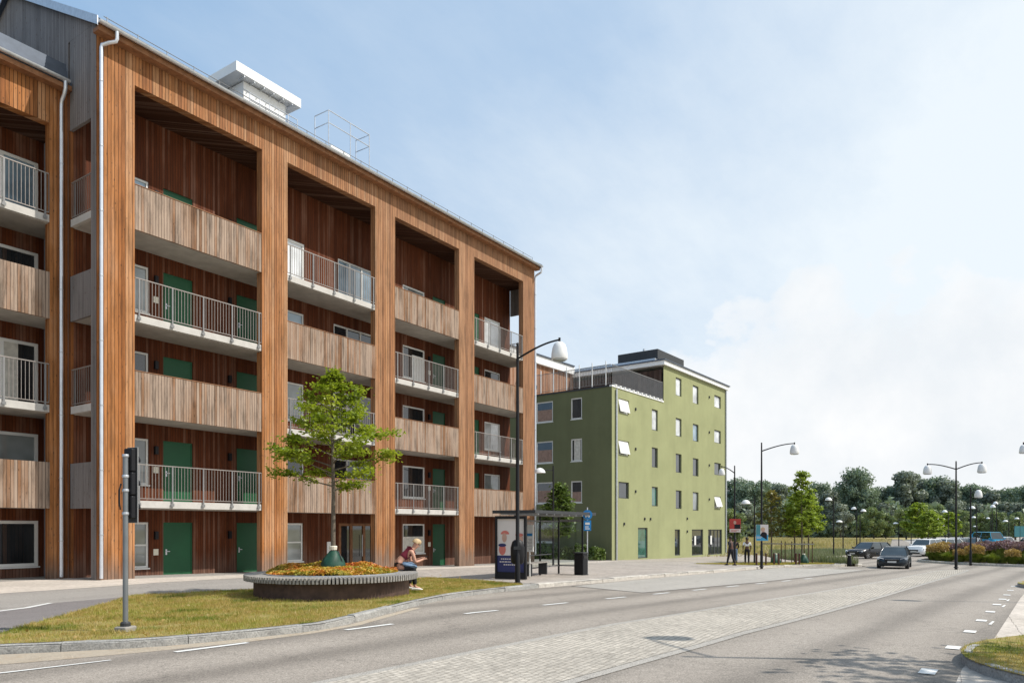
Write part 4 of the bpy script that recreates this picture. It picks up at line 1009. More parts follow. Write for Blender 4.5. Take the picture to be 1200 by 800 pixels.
# green watering bag tied around the trunk
t = thing('watering_bag', 'dark green watering bag zipped around the maple trunk in the round bench', 'bag', (PC.x+.0, PC.y, .56))
m = MB(); rings = []
for z, rx, ry in ((0, .34, .24), (.08, .37, .27), (.2, .35, .25), (.34, .27, .20), (.46, .17, .14), (.54, .09, .08)):
    rings.append([(rx*.88*math.cos(2*PI*k/20)*(1+.09*math.sin(k*3+z*9)), ry*math.sin(2*PI*k/20)*(1+.10*math.cos(k*5+z*14)), z*.93) for k in range(20)])
m.loft(rings); m.build('bag', 'bag_green', t, smooth=True)
m = MB(); m.lathe([(.09, .52), (.10, .60), (.085, .62)], 12); m.build('neck', 'notice', t)
m = MB(); m.tube([(.1, -.24, .1), (.09, -.2, .3), (.05, -.12, .5)], .014, 6); m.build('zip', 'charcoal', t)

street_trees = [((52.5, 11.8), 6.3, 2.0, 1.08, 'leaf_bright', 'young street tree with a dense bright yellow green crown beside the lawn strip', 21),
                ((54.3, 12.7), 4.6, 1.9, .85, 'leaf_bright', 'young bright green street tree standing behind and left of the densest one', 22),
                ((54.9, 11.9), 4.8, 1.9, .95, 'leaf_bright', 'young bright green street tree standing behind and right of the densest one', 25),
                ((52.4, 13.8), 5.0, 1.7, 1.15, 'leaf_olive', 'thin street tree with a sparse olive brown crown right of the poster', 23),
                ((37.2, 22.0), 4.7, 1.5, .95, 'leaf_shrub', 'small leafy tree standing behind the bus shelter', 24)]
for (xy, H, z0, W, lm, lb, sd) in street_trees:
    t = thing('young_tree', lb, 'tree', (xy[0], xy[1], g(xy[0])))
    branch_tree(t, H, z0, W, 30, lm, .15, 3600 if lm != 'leaf_olive' else 1500, seed=sd)
t = thing('park_tree', 'broad tree on the near grass island outside the picture, casting leafy shadow on the road', 'tree', (12.3, -4.6, 0))
branch_tree(t, 7.6, 3.6, 2.7, 34, 'leaf_maple', .13, 1300, seed=31, tr=.11)
mid = [(118, 10.9, 5.0), (113, 9.2, 4.8), (124, 9.6, 5.0), (131, 10.6, 5.4), (137, 8.2, 5.2)]
tm = None
for k, (x, y, H) in enumerate(mid):
    if tm is None:
        tm = thing('young_tree', 'round light green young tree along the far road before the wood', 'tree', (x, y, -1.1), 0, 'young trees along the far road'); branch_tree(tm, 6.2, 1.6, 2.4, 26, 'leaf_bright', .34, 3000, seed=41)
    else: dup(tm, (x, y, -1.1), k*1.3, H/6.2)

# the wood: individual trees with clumped crowns
def big_tree_meshes(seed, H, W, mat, nblob=16, nl=5200, leaf=.62, z0=.22):
    rnd = random.Random(seed); root = bpy.data.objects.new('tmp', None)
    blobs = []
    for i in range(nblob):
        a = rnd.uniform(0, 2*PI); f = rnd.random(); z = H*(z0+.06+(.86-z0)*f); rmax = W/2*math.sqrt(max(.06, 1-((f-.42)/.66)**2))
        r = rmax*rnd.uniform(.25, .95); blobs.append((r*math.cos(a)*.85, r*math.sin(a)*.85, z, W*rnd.uniform(.085, .175)))
    blobs.append((0, 0, H*.9, W*.10)); blobs.append((rnd.uniform(-1, 1), 0, H*.8, W*.15))
    w = np.array([b[3]**2 for b in blobs]); w /= w.sum(); idx = RNG.choice(len(blobs), nl, p=w); B = np.array(blobs)[idx]
    d = RNG.normal(size=(nl, 3)); d /= np.linalg.norm(d, axis=1)[:, None]; rad = B[:, 3]*(.55+.75*RNG.random(nl)**.9)
    P = B[:, :3]+d*rad[:, None]*np.array([1, 1, .82])
    V, F = leaf_arrays(P, leaf, nrm=d, jit=.55, aspect=1.2)
    tr = MB(); tr.tube([(0, 0, -.5), (0, 0, H*.25), (.3, .1, H*.55), (0, 0, H*.85)], [W*.035, W*.028, W*.018, .05], 8)
    for i in range(6): b = blobs[i]; tr.tube([(0, 0, H*.25+i*.5), (b[0]*.6, b[1]*.6, b[2]*.85), (b[0], b[1], b[2])], [W*.014, W*.009, .03], 5)
    core = MB()
    for b in blobs:      # dark inner foliage so that the crown is not see-through everywhere
        core.lathe([(.02, -b[3]*.5), (b[3]*.35, -b[3]*.3), (b[3]*.5, 0), (b[3]*.35, b[3]*.3), (.02, b[3]*.5)], 7, b[:3])
    return V, F, tr, core
wood_kinds = []
for k, (H, W, mat, nb) in enumerate([(22, 15, 'leaf_far_hazed', 44), (19, 13, 'leaf_far_hazed', 38), (20, 11, 'leaf_far2_hazed', 34), (16, 12, 'leaf_far2_hazed', 32), (11, 9, 'leaf_far_light', 24)]):
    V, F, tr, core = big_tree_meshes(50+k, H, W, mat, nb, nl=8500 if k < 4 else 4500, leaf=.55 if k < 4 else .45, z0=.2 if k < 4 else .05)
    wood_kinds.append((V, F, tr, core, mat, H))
LB = ['tall dark full crowned tree at the front of the wood', 'dark green tree in the wood with an uneven crown', 'narrower grey green tree rising in the wood', 'lower grey green tree at the edge of the wood', 'light green bushy tree at the foot of the wood']
protos = [None]*5
def wood_tree(kind, px, d, Hs, rz=None):
    tt = (px-600)/860.; x = d*(c_+tt*s_); y = d*(s_-tt*c_); rz = random.uniform(0, 6.28) if rz is None else rz
    V, F, tr, core, mat, H = wood_kinds[kind]; sc = Hs/H
    if protos[kind] is None:
        t = thing('wood_tree', LB[kind], 'tree', (x, y, -1.3), rz, ['tall trees of the wood', 'dark trees of the wood', 'narrow trees of the wood', 'lower trees of the wood', 'light trees at the foot of the wood'][kind]); t.scale = (sc,)*3
        tr.build('trunk', 'bark_far', t); npmesh('crown', V, F, mat, t); core.build('inner_foliage', 'leaf_far_hazed', t); protos[kind] = t
    else: dup(protos[kind], (x, y, -1.3), rz, (sc*random.uniform(.9, 1.1), sc*random.uniform(.9, 1.1), sc))
# skyline read from left to right: (kind, bearing, distance, height)
for a in [(0, 862, 245, 19.5), (1, 880, 235, 18.5), (0, 900, 250, 19), (2, 915, 240, 17.5), (1, 926, 262, 17.5), (0, 958, 250, 18.5), (3, 946, 245, 15), (3, 972, 240, 15.5), (0, 1004, 232, 21.8), (1, 992, 250, 18), (1, 1020, 245, 16),
          (1, 1042, 245, 17.5), (2, 1062, 240, 21.8), (2, 1072, 255, 21), (1, 1054, 260, 18), (0, 1098, 250, 20.5), (2, 1110, 245, 19.5), (1, 1086, 262, 18), (1, 1126, 255, 18), (0, 1144, 250, 17.8), (3, 1160, 245, 15.5), (2, 1170, 262, 16.8), (0, 1186, 255, 17),
          (1, 1204, 245, 17.5), (0, 1226, 255, 17), (1, 1250, 250, 17.5), (0, 1280, 255, 18), (2, 1310, 245, 18), (1, 1345, 255, 18), (0, 840, 250, 19), (1, 818, 255, 18), (0, 790, 250, 18), (1, 765, 255, 18),
          (3, 872, 225, 11), (3, 893, 228, 10), (3, 934, 225, 11), (3, 985, 222, 10.5), (3, 1036, 225, 11), (3, 1048, 230, 10.5), (3, 1078, 226, 11), (3, 1092, 230, 10), (3, 1118, 232, 12), (3, 1140, 230, 11), (3, 1150, 225, 10.5), (3, 1180, 232, 11.5), (3, 1196, 226, 11), (3, 1214, 228, 11),
          (4, 1024, 200, 8.5), (4, 1038, 205, 7), (4, 1012, 210, 7), (4, 1080, 170, 8.5), (4, 1096, 165, 8), (4, 1062, 190, 8), (4, 1150, 180, 6.5), (4, 1168, 175, 6.8), (4, 1190, 170, 6.5), (4, 858, 120, 6), (4, 1128, 190, 7.5), (4, 1210, 175, 7)]:
    wood_tree(*a)
# dense undergrowth of the wood that reads as one mass
n = 26000; b = RNG.uniform(730, 1400, n); dd = RNG.uniform(222, 262, n); tt = (b-600)/860.
X = dd*(c_+tt*s_); Y = dd*(s_-tt*c_); Z = -1.2+RNG.random(n)*(7.5+3.*np.sin(b*.11)+2*np.sin(b*.043))
V, F = leaf_arrays(np.stack([X, Y, Z], 1), 1.25); o = npmesh('undergrowth', V, F, 'leaf_far_hazed'); tag(o, 'dark undergrowth filling the foot of the wood', 'undergrowth', kind='stuff')

# shrubs along the shaded side of the green block
def shrub_mesh(nl, w, h, leaf, name, mat, parent, up=.3):
    d = RNG.normal(size=(nl, 3)); d /= np.linalg.norm(d, axis=1)[:, None]; d[:, 2] = np.abs(d[:, 2]); r = .55+.5*RNG.random(nl)**.7
    lump = 1+.22*np.sin(d[:, 0]*5+1)*np.sin(d[:, 1]*6)
    P = d*r[:, None]*lump[:, None]*np.array([w/2, w/2, h]); V, F = leaf_arrays(P, leaf, nrm=d, jit=.7, aspect=1.8); return npmesh(name, V, F, mat, parent)
sh = None
for k, (x, y, s) in enumerate([(46.4, 24.4, 1.), (46.3, 25.5, 1.15), (46.2, 26.6, .95), (46.1, 27.7, 1.1), (46.0, 28.8, 1.2), (45.8, 30.0, 1.1), (45.7, 31.2, 1.2), (45.4, 32.4, 1.1)]):
    if sh is None:
        sh = thing('shrub', 'low leafy shrub in the row along the shaded side of the green block', 'shrub', (x, y, g(x)), 0, 'shrubs along the green block'); shrub_mesh(900, 1.3, .95, .13, 'foliage', 'leaf_shrub', sh)
        m = MB()
        for q in range(5): m.tube([(0, 0, -.05), (.3*math.cos(q*1.3), .3*math.sin(q*1.3), .6)], [.015, .006], 4)
        m.build('stem', 'bark', sh)
    else: dup(sh, (x, y, g(x)), k*1.1, s)

# ornamental grasses and purple perennials of the roundabout
def clump_mesh(kind, parent):
    if kind == 'purple':
        n = 900; a = RNG.uniform(0, 2*PI, n); r = .75*np.sqrt(RNG.random(n)); P = np.stack([r*np.cos(a), r*np.sin(a), 1.05+.45*RNG.random(n)-.25*r], 1); V, F = leaf_arrays(P, .085); npmesh('flowers', V, F, 'flower_purple', parent)
        n = 500; a = RNG.uniform(0, 2*PI, n); r = .6*np.sqrt(RNG.random(n)); P0 = np.stack([r*.6*np.cos(a), r*.6*np.sin(a), 0*a], 1); P1 = np.stack([r*np.cos(a), r*np.sin(a), .9+.4*RNG.random(n)], 1)
        dx = np.stack([-np.sin(a)*.02, np.cos(a)*.02, 0*a], 1); V = np.stack([P0-dx, P0+dx, P1], 1).reshape(-1, 3); npmesh('stems', V, np.arange(3*n).reshape(n, 3), 'plume_green', parent); return
    n = 1100; a = RNG.uniform(0, 2*PI, n); lean = RNG.random(n)**.8; h = RNG.uniform(.55, 1., n)
    P0 = np.stack([.30*lean*np.cos(a), .30*lean*np.sin(a), 0*a], 1); P1 = np.stack([.52*lean*np.cos(a), .52*lean*np.sin(a), h*(.72-.2*lean)], 1); P2 = np.stack([.80*lean*np.cos(a), .72*lean*np.sin(a), h*(1-.35*lean)], 1)
    dx = np.stack([-np.sin(a)*.018, np.cos(a)*.018, 0*a], 1)
    V = np.concatenate([np.stack([P0-dx, P0+dx, P1+dx, P1-dx], 1).reshape(-1, 3)]); npmesh('blades', V, np.arange(4*n).reshape(n, 4), 'plume_green', parent)
    V = np.stack([P1-dx, P1+dx, P2], 1).reshape(-1, 3); npmesh('blade_tips', V, np.arange(3*n).reshape(n, 3), 'plume_green', parent)
    if kind == 'gold':
        n = 1000; a = RNG.uniform(0, 2*PI, n); r = .62*np.sqrt(RNG.random(n)); P = np.stack([r*np.cos(a), r*np.sin(a), .85+.5*RNG.random(n)-.35*r], 1); V, F = leaf_arrays(P, .06, aspect=2.6); npmesh('plumes', V, F, 'plume_gold', parent)
cp = {}
CL = {'gold': ('clump of ornamental grass with straw gold plumes on the roundabout', 'golden plumed grasses on the roundabout'),
      'green': ('clump of bright green arching grass on the roundabout', 'green grass clumps on the roundabout'),
      'purple': ('hazy purple flowered perennial on the roundabout', 'purple perennials on the roundabout')}
def clump(kind, x, y, s):
    if kind not in cp:
        t = thing('grass_clump' if kind != 'purple' else 'flowering_perennial', CL[kind][0], 'plant', (x, y, g(x)+.02), 0, CL[kind][1]); t.scale = (s,)*3; clump_mesh(kind, t); cp[kind] = t
    else: dup(cp[kind], (x, y, g(x)+.02), random.uniform(0, 6), s)
for k in range(25):
    a = R(60)+R(215)*k/24; x = RC[0]+(RR-1.1)*math.cos(a)+random.uniform(-.2, .2); y = RC[1]+(RR-1.1)*math.sin(a)
    clump(['gold', 'gold', 'green', 'gold', 'green', 'gold', 'gold', 'green'][k % 8], x, y, random.uniform(.75, 1.15))
for ring, n in ((RR-2.6, 22), (RR-4.2, 18), (RR-6, 12), (RR-8, 6)):
    for k in range(n):
        a = 2*PI*k/n+random.uniform(-.1, .1); clump('purple' if random.random() < .8 else 'gold', RC[0]+ring*math.cos(a), RC[1]+ring*math.sin(a), random.uniform(.9, 1.15))

# ------------------------------------------------------------------ bollards and watering bags by the street trees
bo = None
for k, (x, y) in enumerate([(45.4, 12.85), (46.0, 12.45), (46.9, 12.2), (47.2, 12.0), (48.9, 11.35), (49.1, 11.2)]):
    if bo is None:
        bo = thing('bollard', 'short brown wooden post in the row at the lawn strip', 'bollard', (x, y, g(x)), 0, 'short brown posts along the lawn strip')
        m = MB(); m.box(-.05, .05, -.05, .05, -.1, .72); m.build('post', 'post_brown', bo, bevel=.012); m = MB(); m.lathe([(.055, .721), (.02, .76)], 4); m.build('cap', 'charcoal', bo)
    else: dup(bo, (x, y, g(x)), .3*k)
t = thing('bollard', 'black tapered steel bollard at the corner where the side road begins', 'bollard', (53.2, 8.95, g(53)))
m = MB(); m.lathe([(.16, -.05), (.15, .1), (.10, .6), (.085, .72), (.03, .78)], 14); m.build('post', 'black_paint', t, smooth=True); m = MB(); m.lathe([(.105, .60), (.107, .66)], 14); m.build('band', 'frame_white', t)
for k, (x, y, lb) in enumerate([(50.4, 13.0, 'green watering bag on the ground left, by the sparse olive street tree'), (52.1, 11.6, 'green watering bag at the foot of the dense bright street tree')]):
    t = thing('watering_bag', lb, 'bag', (x, y, g(x)), .4*k); m = MB(); rings = []
    for z, rx, ry in ((0, .42, .3), (.12, .46, .33), (.3, .40, .27), (.5, .24, .18), (.62, .10, .08)): rings.append([(rx*math.cos(2*PI*q/16)*(1+.06*math.sin(q*3)), ry*math.sin(2*PI*q/16), z) for q in range(16)])
    m.loft(rings); m.build('bag', 'bag_green', t, smooth=True); m = MB(); m.lathe([(.10, .61), (.09, .68)], 10); m.build('neck', 'notice', t)
st = None
for k, (x, y, w, a) in enumerate([(52.5, 11.8, 1.0, 30), (52.4, 13.8, 1.1, 20), (54.3, 12.7, 1.0, 25)]):
    if st is None:
        st = thing('tree_stake', 'pair of wooden tree stakes joined by a pale crossbar at a young street tree', 'tree stake', (x, y, g(x)), R(-56), 'tree stakes at the young street trees')
        for s in (-1, 1): MB().tube([(s*.7, 0, -.1), (s*.7, 0, 1.5)], .032, 8).build('stake', 'post_brown', st)
        MB().box(-.8, .8, -.07, -.047, 1.28, 1.36).build('crossbar', 'slat_wood', st)
    else: dup(st, (x, y, g(x)), R(-56+a*.2))

# ------------------------------------------------------------------ bus shelter
SH = (21.38, 13.9, g(21.4)); SR = R(6)
t = thing('bus_shelter', 'dark framed glass bus shelter with flat roof at the bus stop', 'bus shelter', SH, SR)
Ls, Ds, Hs = 5.2, 1.2, 2.32
r = MB(); r.box(-.12, Ls+.25, -.35, Ds+.12, Hs, Hs+.09); rf = r.build('roof', 'charcoal', t)
r = MB(); r.box(-.14, Ls+.27, -.37, -.352, Hs-.01, Hs+.10); r.box(-.14, -.122, -.35, Ds+.12, Hs-.01, Hs+.10); r.build('trim', 'charcoal', rf)
r = MB()
for k in range(8): r.box(.25+k*.66, .31+k*.66, -.3, Ds, Hs-.06, Hs-.003)
r.build('rib', 'galvanised', rf)
def post(x, y, s=.06): MB().box(x-s/2, x+s/2, y-s/2, y+s/2, -.1, Hs-.003).build('post', 'black_paint', t)
for x in (1.3, 3.4, Ls-.03): post(x, Ds-.03)
post(Ls-.03, .1)
fr = MB()
for z in (.22, 2.05): fr.box(.15, Ls-.07, Ds-.05, Ds-.01, z, z+.05)
fr.box(Ls-.05, Ls-.01, .14, Ds-.07, .22, .27); fr.box(Ls-.05, Ls-.01, .14, Ds-.07, 2.05, 2.15); fr.build('frame', 'rail_grey', t)
gl = MB()
for a, b in ((.2, 1.26), (1.34, 3.36), (3.44, Ls-.08)): gl.quad((a, Ds-.03, .28), (b, Ds-.03, .28), (b, Ds-.03, 2.04), (a, Ds-.03, 2.04))
gl.quad((Ls-.03, .15, .28), (Ls-.03, Ds-.08, .28), (Ls-.03, Ds-.08, 2.04), (Ls-.03, .15, 2.04)); gl.build('glass', 'clear_glass', t)
be = MB()
for k in range(3): be.box(1.5, 3.3, .68+k*.13, .78+k*.13, .46, .50)
bb = be.build('bench_seat', 'slat_wood', t)
be = MB(); be.box(1.7, 1.78, .70, 1.05, 0, .455); be.box(3.0, 3.08, .70, 1.05, 0, .455); be.tube([(1.5, .64, .78), (3.3, .64, .78)], .022, 8); be.build('bench_leg', 'charcoal', bb)
tb = MB(); tb.obox((1.6, .72, 1.42), (.05, .30, 1.0), 0); tb.box(1.58, 1.62, .70, .74, 0, .92)
tt_ = tb.build('timetable', 'frame_white', t); MB().box(1.568, 1.574, .60, .84, 1.50, 1.60).build('header', 'sign_blue', tt_)
m = MB()
for k in range(8): m.box(1.568, 1.574, .61, .61+.12+.04*(k % 3), 1.0+k*.055, 1.014+k*.055)
m.build('text_lines', 'rail_grey', tt_)
# advertising cabinet forming the end wall
t = thing('advertising_panel', 'lit style poster cabinet at the end of the bus shelter, pale poster with navy foot', 'poster cabinet', SH, R(12))
cb = MB(); cb.box(-.16, -.02, .0, 1.16, .02, .26); cb.box(-.16, -.02, .0, .07, .26, 2.12); cb.box(-.16, -.02, 1.09, 1.16, .26, 2.12); cb.box(-.16, -.02, .0, 1.16, 2.12, 2.22); cb.box(-.06, -.02, .07, 1.09, .26, 2.12)
cb.build('cabinet', 'black_paint', t)
pp = MB(); pp.box(-.10, -.062, .07, 1.09, .26, 2.12); po = pp.build('poster', 'poster_white', t)
MB().box(-.105, -.101, .07, 1.09, .26, .84).build('navy_band', 'poster_navy', po)
def disc(cy, cz, ry, rz_, x, mat, name, n=16, a0=0, a1=2*PI):
    m = MB(); ring = [(cy+ry*math.cos(a0+(a1-a0)*k/n), cz+rz_*math.sin(a0+(a1-a0)*k/n)) for k in range(n+(0 if a1-a0 > 6.2 else 1))]
    m.loft([[(x, y, z) for y, z in ring], [(x-.003, y, z) for y, z in ring]]); m.build(name, mat, po)
disc(.80, 1.58, .16, .13, -.104, 'poster_pink', 'pink_shape', a0=0, a1=PI); disc(.82, 1.46, .09, .16, -.108, 'poster_face', 'pale_shape'); disc(.26, 1.42, .14, .17, -.104, 'poster_face', 'pale_shape'); disc(.26, 1.56, .15, .06, -.110, 'poster_pink', 'pink_shape')
disc(.90, 1.05, .13, .20, -.104, 'poster_pink', 'pink_shape'); disc(.90, 1.20, .15, .06, -.110, 'poster_navy', 'navy_shape'); disc(.30, 1.87, .05, .05, -.104, 'cloth_black', 'emblem', a0=PI, a1=2*PI); disc(.22, 1.0, .10, .16, -.104, 'rail_grey', 'grey_shape')
m = MB()
for z, a, b in ((.70, .2, .95), (.60, .16, 1.0), (.50, .3, .85)):
    y = a
    while y < b: w_ = random.uniform(.04, .10); m.box(-.109, -.1055, y, min(b, y+w_), z, z+.035); y += w_+.025
m.build('text_lines', 'poster_white', po)
# dark oval object fixed behind the near lamp post
t = thing('lamp_post_box', 'dark oval waste bin strapped to the near tall lamp post', 'bin', (19.05, 12.75, g(19)+.62), R(-56))
m = MB(); m.loft([[(rx*math.cos(2*PI*k/20), .12+ry*math.sin(2*PI*k/20), z) for k in range(20)] for z, rx, ry in ((0, .14, .11), (.06, .20, .15), (.25, .22, .16), (.52, .22, .16), (.70, .17, .14), (.76, .10, .08))]); m.build('body', 'black_paint', t, smooth=True)
MB().box(-.12, .12, -.065, -.052, .46, .56).build('opening', 'charcoal', t); MB().tube([(-.1, .0, .3), (.1, .0, .3)], .02, 6).build('strap', 'galvanised', t)
# litter bin and stop sign
t = thing('litter_bin', 'square black litter bin at the far end of the bus shelter', 'bin', (25.95, 14.30, g(26)))
m = MB(); m.box(-.21, .21, -.21, .21, .04, .86); m.build('body', 'black_paint', t, bevel=.03); MB().box(-.23, .23, -.23, .23, .862, .92).build('lid', 'charcoal', t, bevel=.02); MB().box(-.16, .16, -.225, -.213, .66, .78).build('opening', 'rubber', t); MB().box(-.23, .23, -.214, .214, -.02, .038).build('foot', 'charcoal', t)
t = thing('bus_stop_sign', 'blue bus stop sign with white symbols on a slim pole by the litter bin', 'sign', (26.2, 14.15, g(26)), R(-56))
MB().tube([(0, 0, -.1), (0, 0, 2.72)], .028, 10).build('pole', 'galvanised', t)
sg_ = MB(); sg_.loft([[(.20*math.cos(2*PI*k/24), y, 2.42+.20*math.sin(2*PI*k/24)) for k in range(24)] for y in (-.05, -.035)]); d1 = sg_.build('round_sign', 'sign_blue', t)
m = MB(); m.box(-.10, .10, -.056, -.052, 2.36, 2.52); m.box(-.08, -.04, -.056, -.052, 2.31, 2.358); m.box(.04, .08, -.056, -.052, 2.31, 2.358); m.build('bus_symbol', 'frame_white', d1)
MB().box(-.085, .085, -.0595, -.057, 2.44, 2.50).build('bus_window', 'sign_blue', d1)
d2 = MB().box(-.15, .15, -.05, -.035, 1.78, 2.20).build('lower_sign', 'sign_blue', t); m = MB(); m.box(-.09, .09, -.055, -.051, 2.02, 2.11); m.box(-.09, .05, -.055, -.051, 1.92, 1.96); m.box(-.09, .09, -.055, -.051, 1.84, 1.88); m.build('text_lines', 'frame_white', d2)
# parked-off bicycle rack hoop beside the shelter
# ------------------------------------------------------------------ people
def skinned(name, mat, parent, pts, edges, rad, sub=2, root=0):
    me = bpy.data.meshes.new(name); me.from_pydata([tuple(p) for p in pts], edges, []); o = bpy.data.objects.new(name, me); COL.objects.link(o); o.parent = parent
    md = o.modifiers.new('Skin', 'SKIN'); md.use_smooth_shade = True
    sk = me.skin_vertices[0].data
    for i, r in enumerate(rad):
        r = r if isinstance(r, tuple) else (r, r); sk[i].radius = r; sk[i].use_root = (i == root)
    s = o.modifiers.new('Sub', 'SUBSURF'); s.levels = sub; s.render_levels = sub
    me.materials.append(M[mat]); return o
def figure(t, J, skin, shirt, trousers, hair, shoes, sleeve='short', hair_long=False, top_crop=False, bun=False):
    """J: joints dict in local coordinates"""
    names = ['pelvis', 'waist', 'chest', 'neck', 'head0', 'head1', 'shL', 'elL', 'wrL', 'shR', 'elR', 'wrR', 'hipL', 'knL', 'anL', 'toL', 'hipR', 'knR', 'anR', 'toR']
    P = [Vector(J[n]) for n in names]; ix = {n: i for i, n in enumerate(names)}
    E_ = [('pelvis', 'waist'), ('waist', 'chest'), ('chest', 'neck'), ('neck', 'head0'), ('head0', 'head1'), ('chest', 'shL'), ('shL', 'elL'), ('elL', 'wrL'), ('chest', 'shR'), ('shR', 'elR'), ('elR', 'wrR'),
          ('pelvis', 'hipL'), ('hipL', 'knL'), ('knL', 'anL'), ('anL', 'toL'), ('pelvis', 'hipR'), ('hipR', 'knR'), ('knR', 'anR'), ('anR', 'toR')]
    edges = [(ix[a], ix[b]) for a, b in E_]
    rad = [(.14, .11), (.125, .10), (.15, .105), .055, .085, .075, .058, .042, .028, .058, .042, .028, .085, .06, .042, .035, .085, .06, .042, .035]
    # fingers: five short chains rooted in the palm
    pts = list(P); rads = list(rad)
    for s in 'LR':
        w = P[ix['wr'+s]]; e = P[ix['el'+s]]; d = (w-e).normalized(); side = d.cross(Vector((0, 0, 1))); side = side.normalized() if side.length > .1 else Vector((0, 1, 0)); dn = d.cross(side)
        pal = w+d*.07; pts.append(pal); rads.append((.034, .022)); pi = len(pts)-1; edges.append((ix['wr'+s], pi))
        for k, ln in enumerate((.065, .075, .07, .055)):
            b0 = pal+d*.025+side*(.024*(k-1.5)); b1 = b0+d*ln*.55+dn*.008; b2 = b1+d*ln*.4+dn*.025
            pts += [b0, b1, b2]; rads += [.0095, .009, .008]; edges += [(pi, len(pts)-3), (len(pts)-3, len(pts)-2), (len(pts)-2, len(pts)-1)]
        t0 = w+d*.03+side*.03; pts += [t0, t0+side*.025+d*.03]; rads += [.012, .010]; edges += [(pi, len(pts)-2), (len(pts)-2, len(pts)-1)]
    body = skinned('body', skin, t, pts, edges, rads, 2, 0)
    hd = (P[ix['head0']]+P[ix['head1']])/2; up = (P[ix['head1']]-P[ix['neck']]).normalized(); fw = Vector(J['face']).normalized(); fw = (fw-up*fw.dot(up)).normalized(); sd = up.cross(fw)
    def loc_(a, b, c): return hd+sd*a+fw*b+up*c
    m = MB(); m.tube([loc_(0, .085, .0), loc_(0, .115, -.02), loc_(0, .09, -.035)], [.008, .013, .006], 6); m.tube([loc_(-.022, .092, -.055), loc_(.022, .092, -.055)], .006, 5)
    for s in (-1, 1): m.tube([loc_(s*.082, .0, .01), loc_(s*.09, -.01, -.01), loc_(s*.082, 0, -.03)], [.010, .012, .008], 6)
    m.build('face', skin, body)
    m = MB()
    for s in (-1, 1): m.tube([loc_(s*.032-.008, .088, .012), loc_(s*.032+.008, .088, .012)], .007, 5)
    m.build('eyes', 'hair_dark', body)
    # hair cap
    h = MB(); rings = []
    for k in range(7):
        ph = R(10+k*15); rr_ = .108*math.sin(ph); zz = .118*math.cos(ph); rings.append([loc_(rr_*math.cos(q*PI/8)*.92, rr_*math.sin(q*PI/8)*1.08-.018, zz+.018+(.0 if math.sin(q*PI/8) < .3 else .035*min(1, k/4))) for q in range(16)])
    h.loft(rings)
    if bun: h.lathe([(.01, -.04), (.035, -.02), (.04, .01), (.01, .045)], 10, tuple(loc_(0, -.11, .06)))
    if hair_long: h.tube([loc_(0, -.08, .02), loc_(0, -.11, -.1), loc_(0, -.09, -.25)], [.08, .085, .04], 10)
    h.build('hair', hair, body, smooth=True)
    # shirt
    sp = [P[ix['waist']].lerp(P[ix['chest']], .25 if top_crop else -.15), P[ix['chest']], P[ix['chest']].lerp(P[ix['neck']], .45)]
    sr = [(.142, .118), (.165, .12), (.10, .08)] if not top_crop else [(.140, .115), (.160, .118), (.11, .09)]
    se = [(0, 1), (1, 2)]
    if not top_crop:
        for s in 'LR':
            a = P[ix['sh'+s]]; e = P[ix['el'+s]]; w = P[ix['wr'+s]]; sp.append(a); sr.append(.072); se.append((1, len(sp)-1))
            sp.append(a.lerp(e, .75 if sleeve == 'short' else 1.)); sr.append(.058); se.append((len(sp)-2, len(sp)-1))
            if sleeve == 'long': sp.append(w.lerp(e, .05)); sr.append(.040); se.append((len(sp)-2, len(sp)-1))
    skinned('shirt', shirt, body, sp, se, sr, 2, 1)
    tp = [P[ix['pelvis']].lerp(P[ix['waist']], .55), P[ix['pelvis']]]; tr_ = [(.145, .118), (.155, .125)]; te = [(0, 1)]
    for s in 'LR':
        tp += [P[ix['hip'+s]], P[ix['kn'+s]], P[ix['an'+s]].lerp(P[ix['kn'+s]], .08)]; n_ = len(tp); tr_ += [.100, .075, .058]; te += [(1, n_-3), (n_-3, n_-2), (n_-2, n_-1)]
    skinned('trousers', trousers, body, tp, te, tr_, 2, 1)
    for s in 'LR':
        a = P[ix['an'+s]]; o_ = P[ix['to'+s]]; d = (o_-a); d.z = 0; d.normalize(); z0 = min(a.z, o_.z)-.035
        m = MB(); rings = []
        for q, w_, h_ in ((-.09, .035, .05), (-.03, .042, .09), (.06, .045, .075), (.14, .045, .055), (.20, .028, .03)):
            c = Vector((a.x, a.y, 0))+d*q; sd_ = Vector((-d.y, d.x, 0)); rings.append([tuple(c+sd_*(w_*math.cos(k*PI/5))+Vector((0, 0, z0+h_*.5+h_*.5*math.sin(k*PI/5)))) for k in range(10)])
        m.loft(rings); m.build('shoe', shoes, body, smooth=True)
    return body
def walking(t, sc, skin, shirt, trousers, hair, shoes, sleeve, step=.22, swing=.2, lean=0, **kw):
    J = dict(pelvis=(0, 0, .95), waist=(0, 0, 1.10), chest=(lean*.5, 0, 1.32), neck=(lean*.8, 0, 1.50), head0=(lean, 0, 1.60), head1=(lean, 0, 1.70),
             shL=(lean*.6, .19, 1.42), elL=(-swing*.4, .25, 1.14), wrL=(swing*.1, .25, .90), shR=(lean*.6, -.19, 1.42), elR=(swing*.2, -.25, 1.14), wrR=(swing*1.0, -.22, .93),
             hipL=(0, .095, .90), knL=(step*.55, .10, .50), anL=(step, .10, .085), toL=(step+.14, .10, .04), hipR=(0, -.095, .90), knR=(-step*.2, -.10, .48), anR=(-step, -.10, .10), toR=(-step+.14, -.10, .04), face=(1, 0, 0))
    figure(t, J, skin, shirt, trousers, hair, shoes, sleeve, **kw); t.scale = (sc,)*3
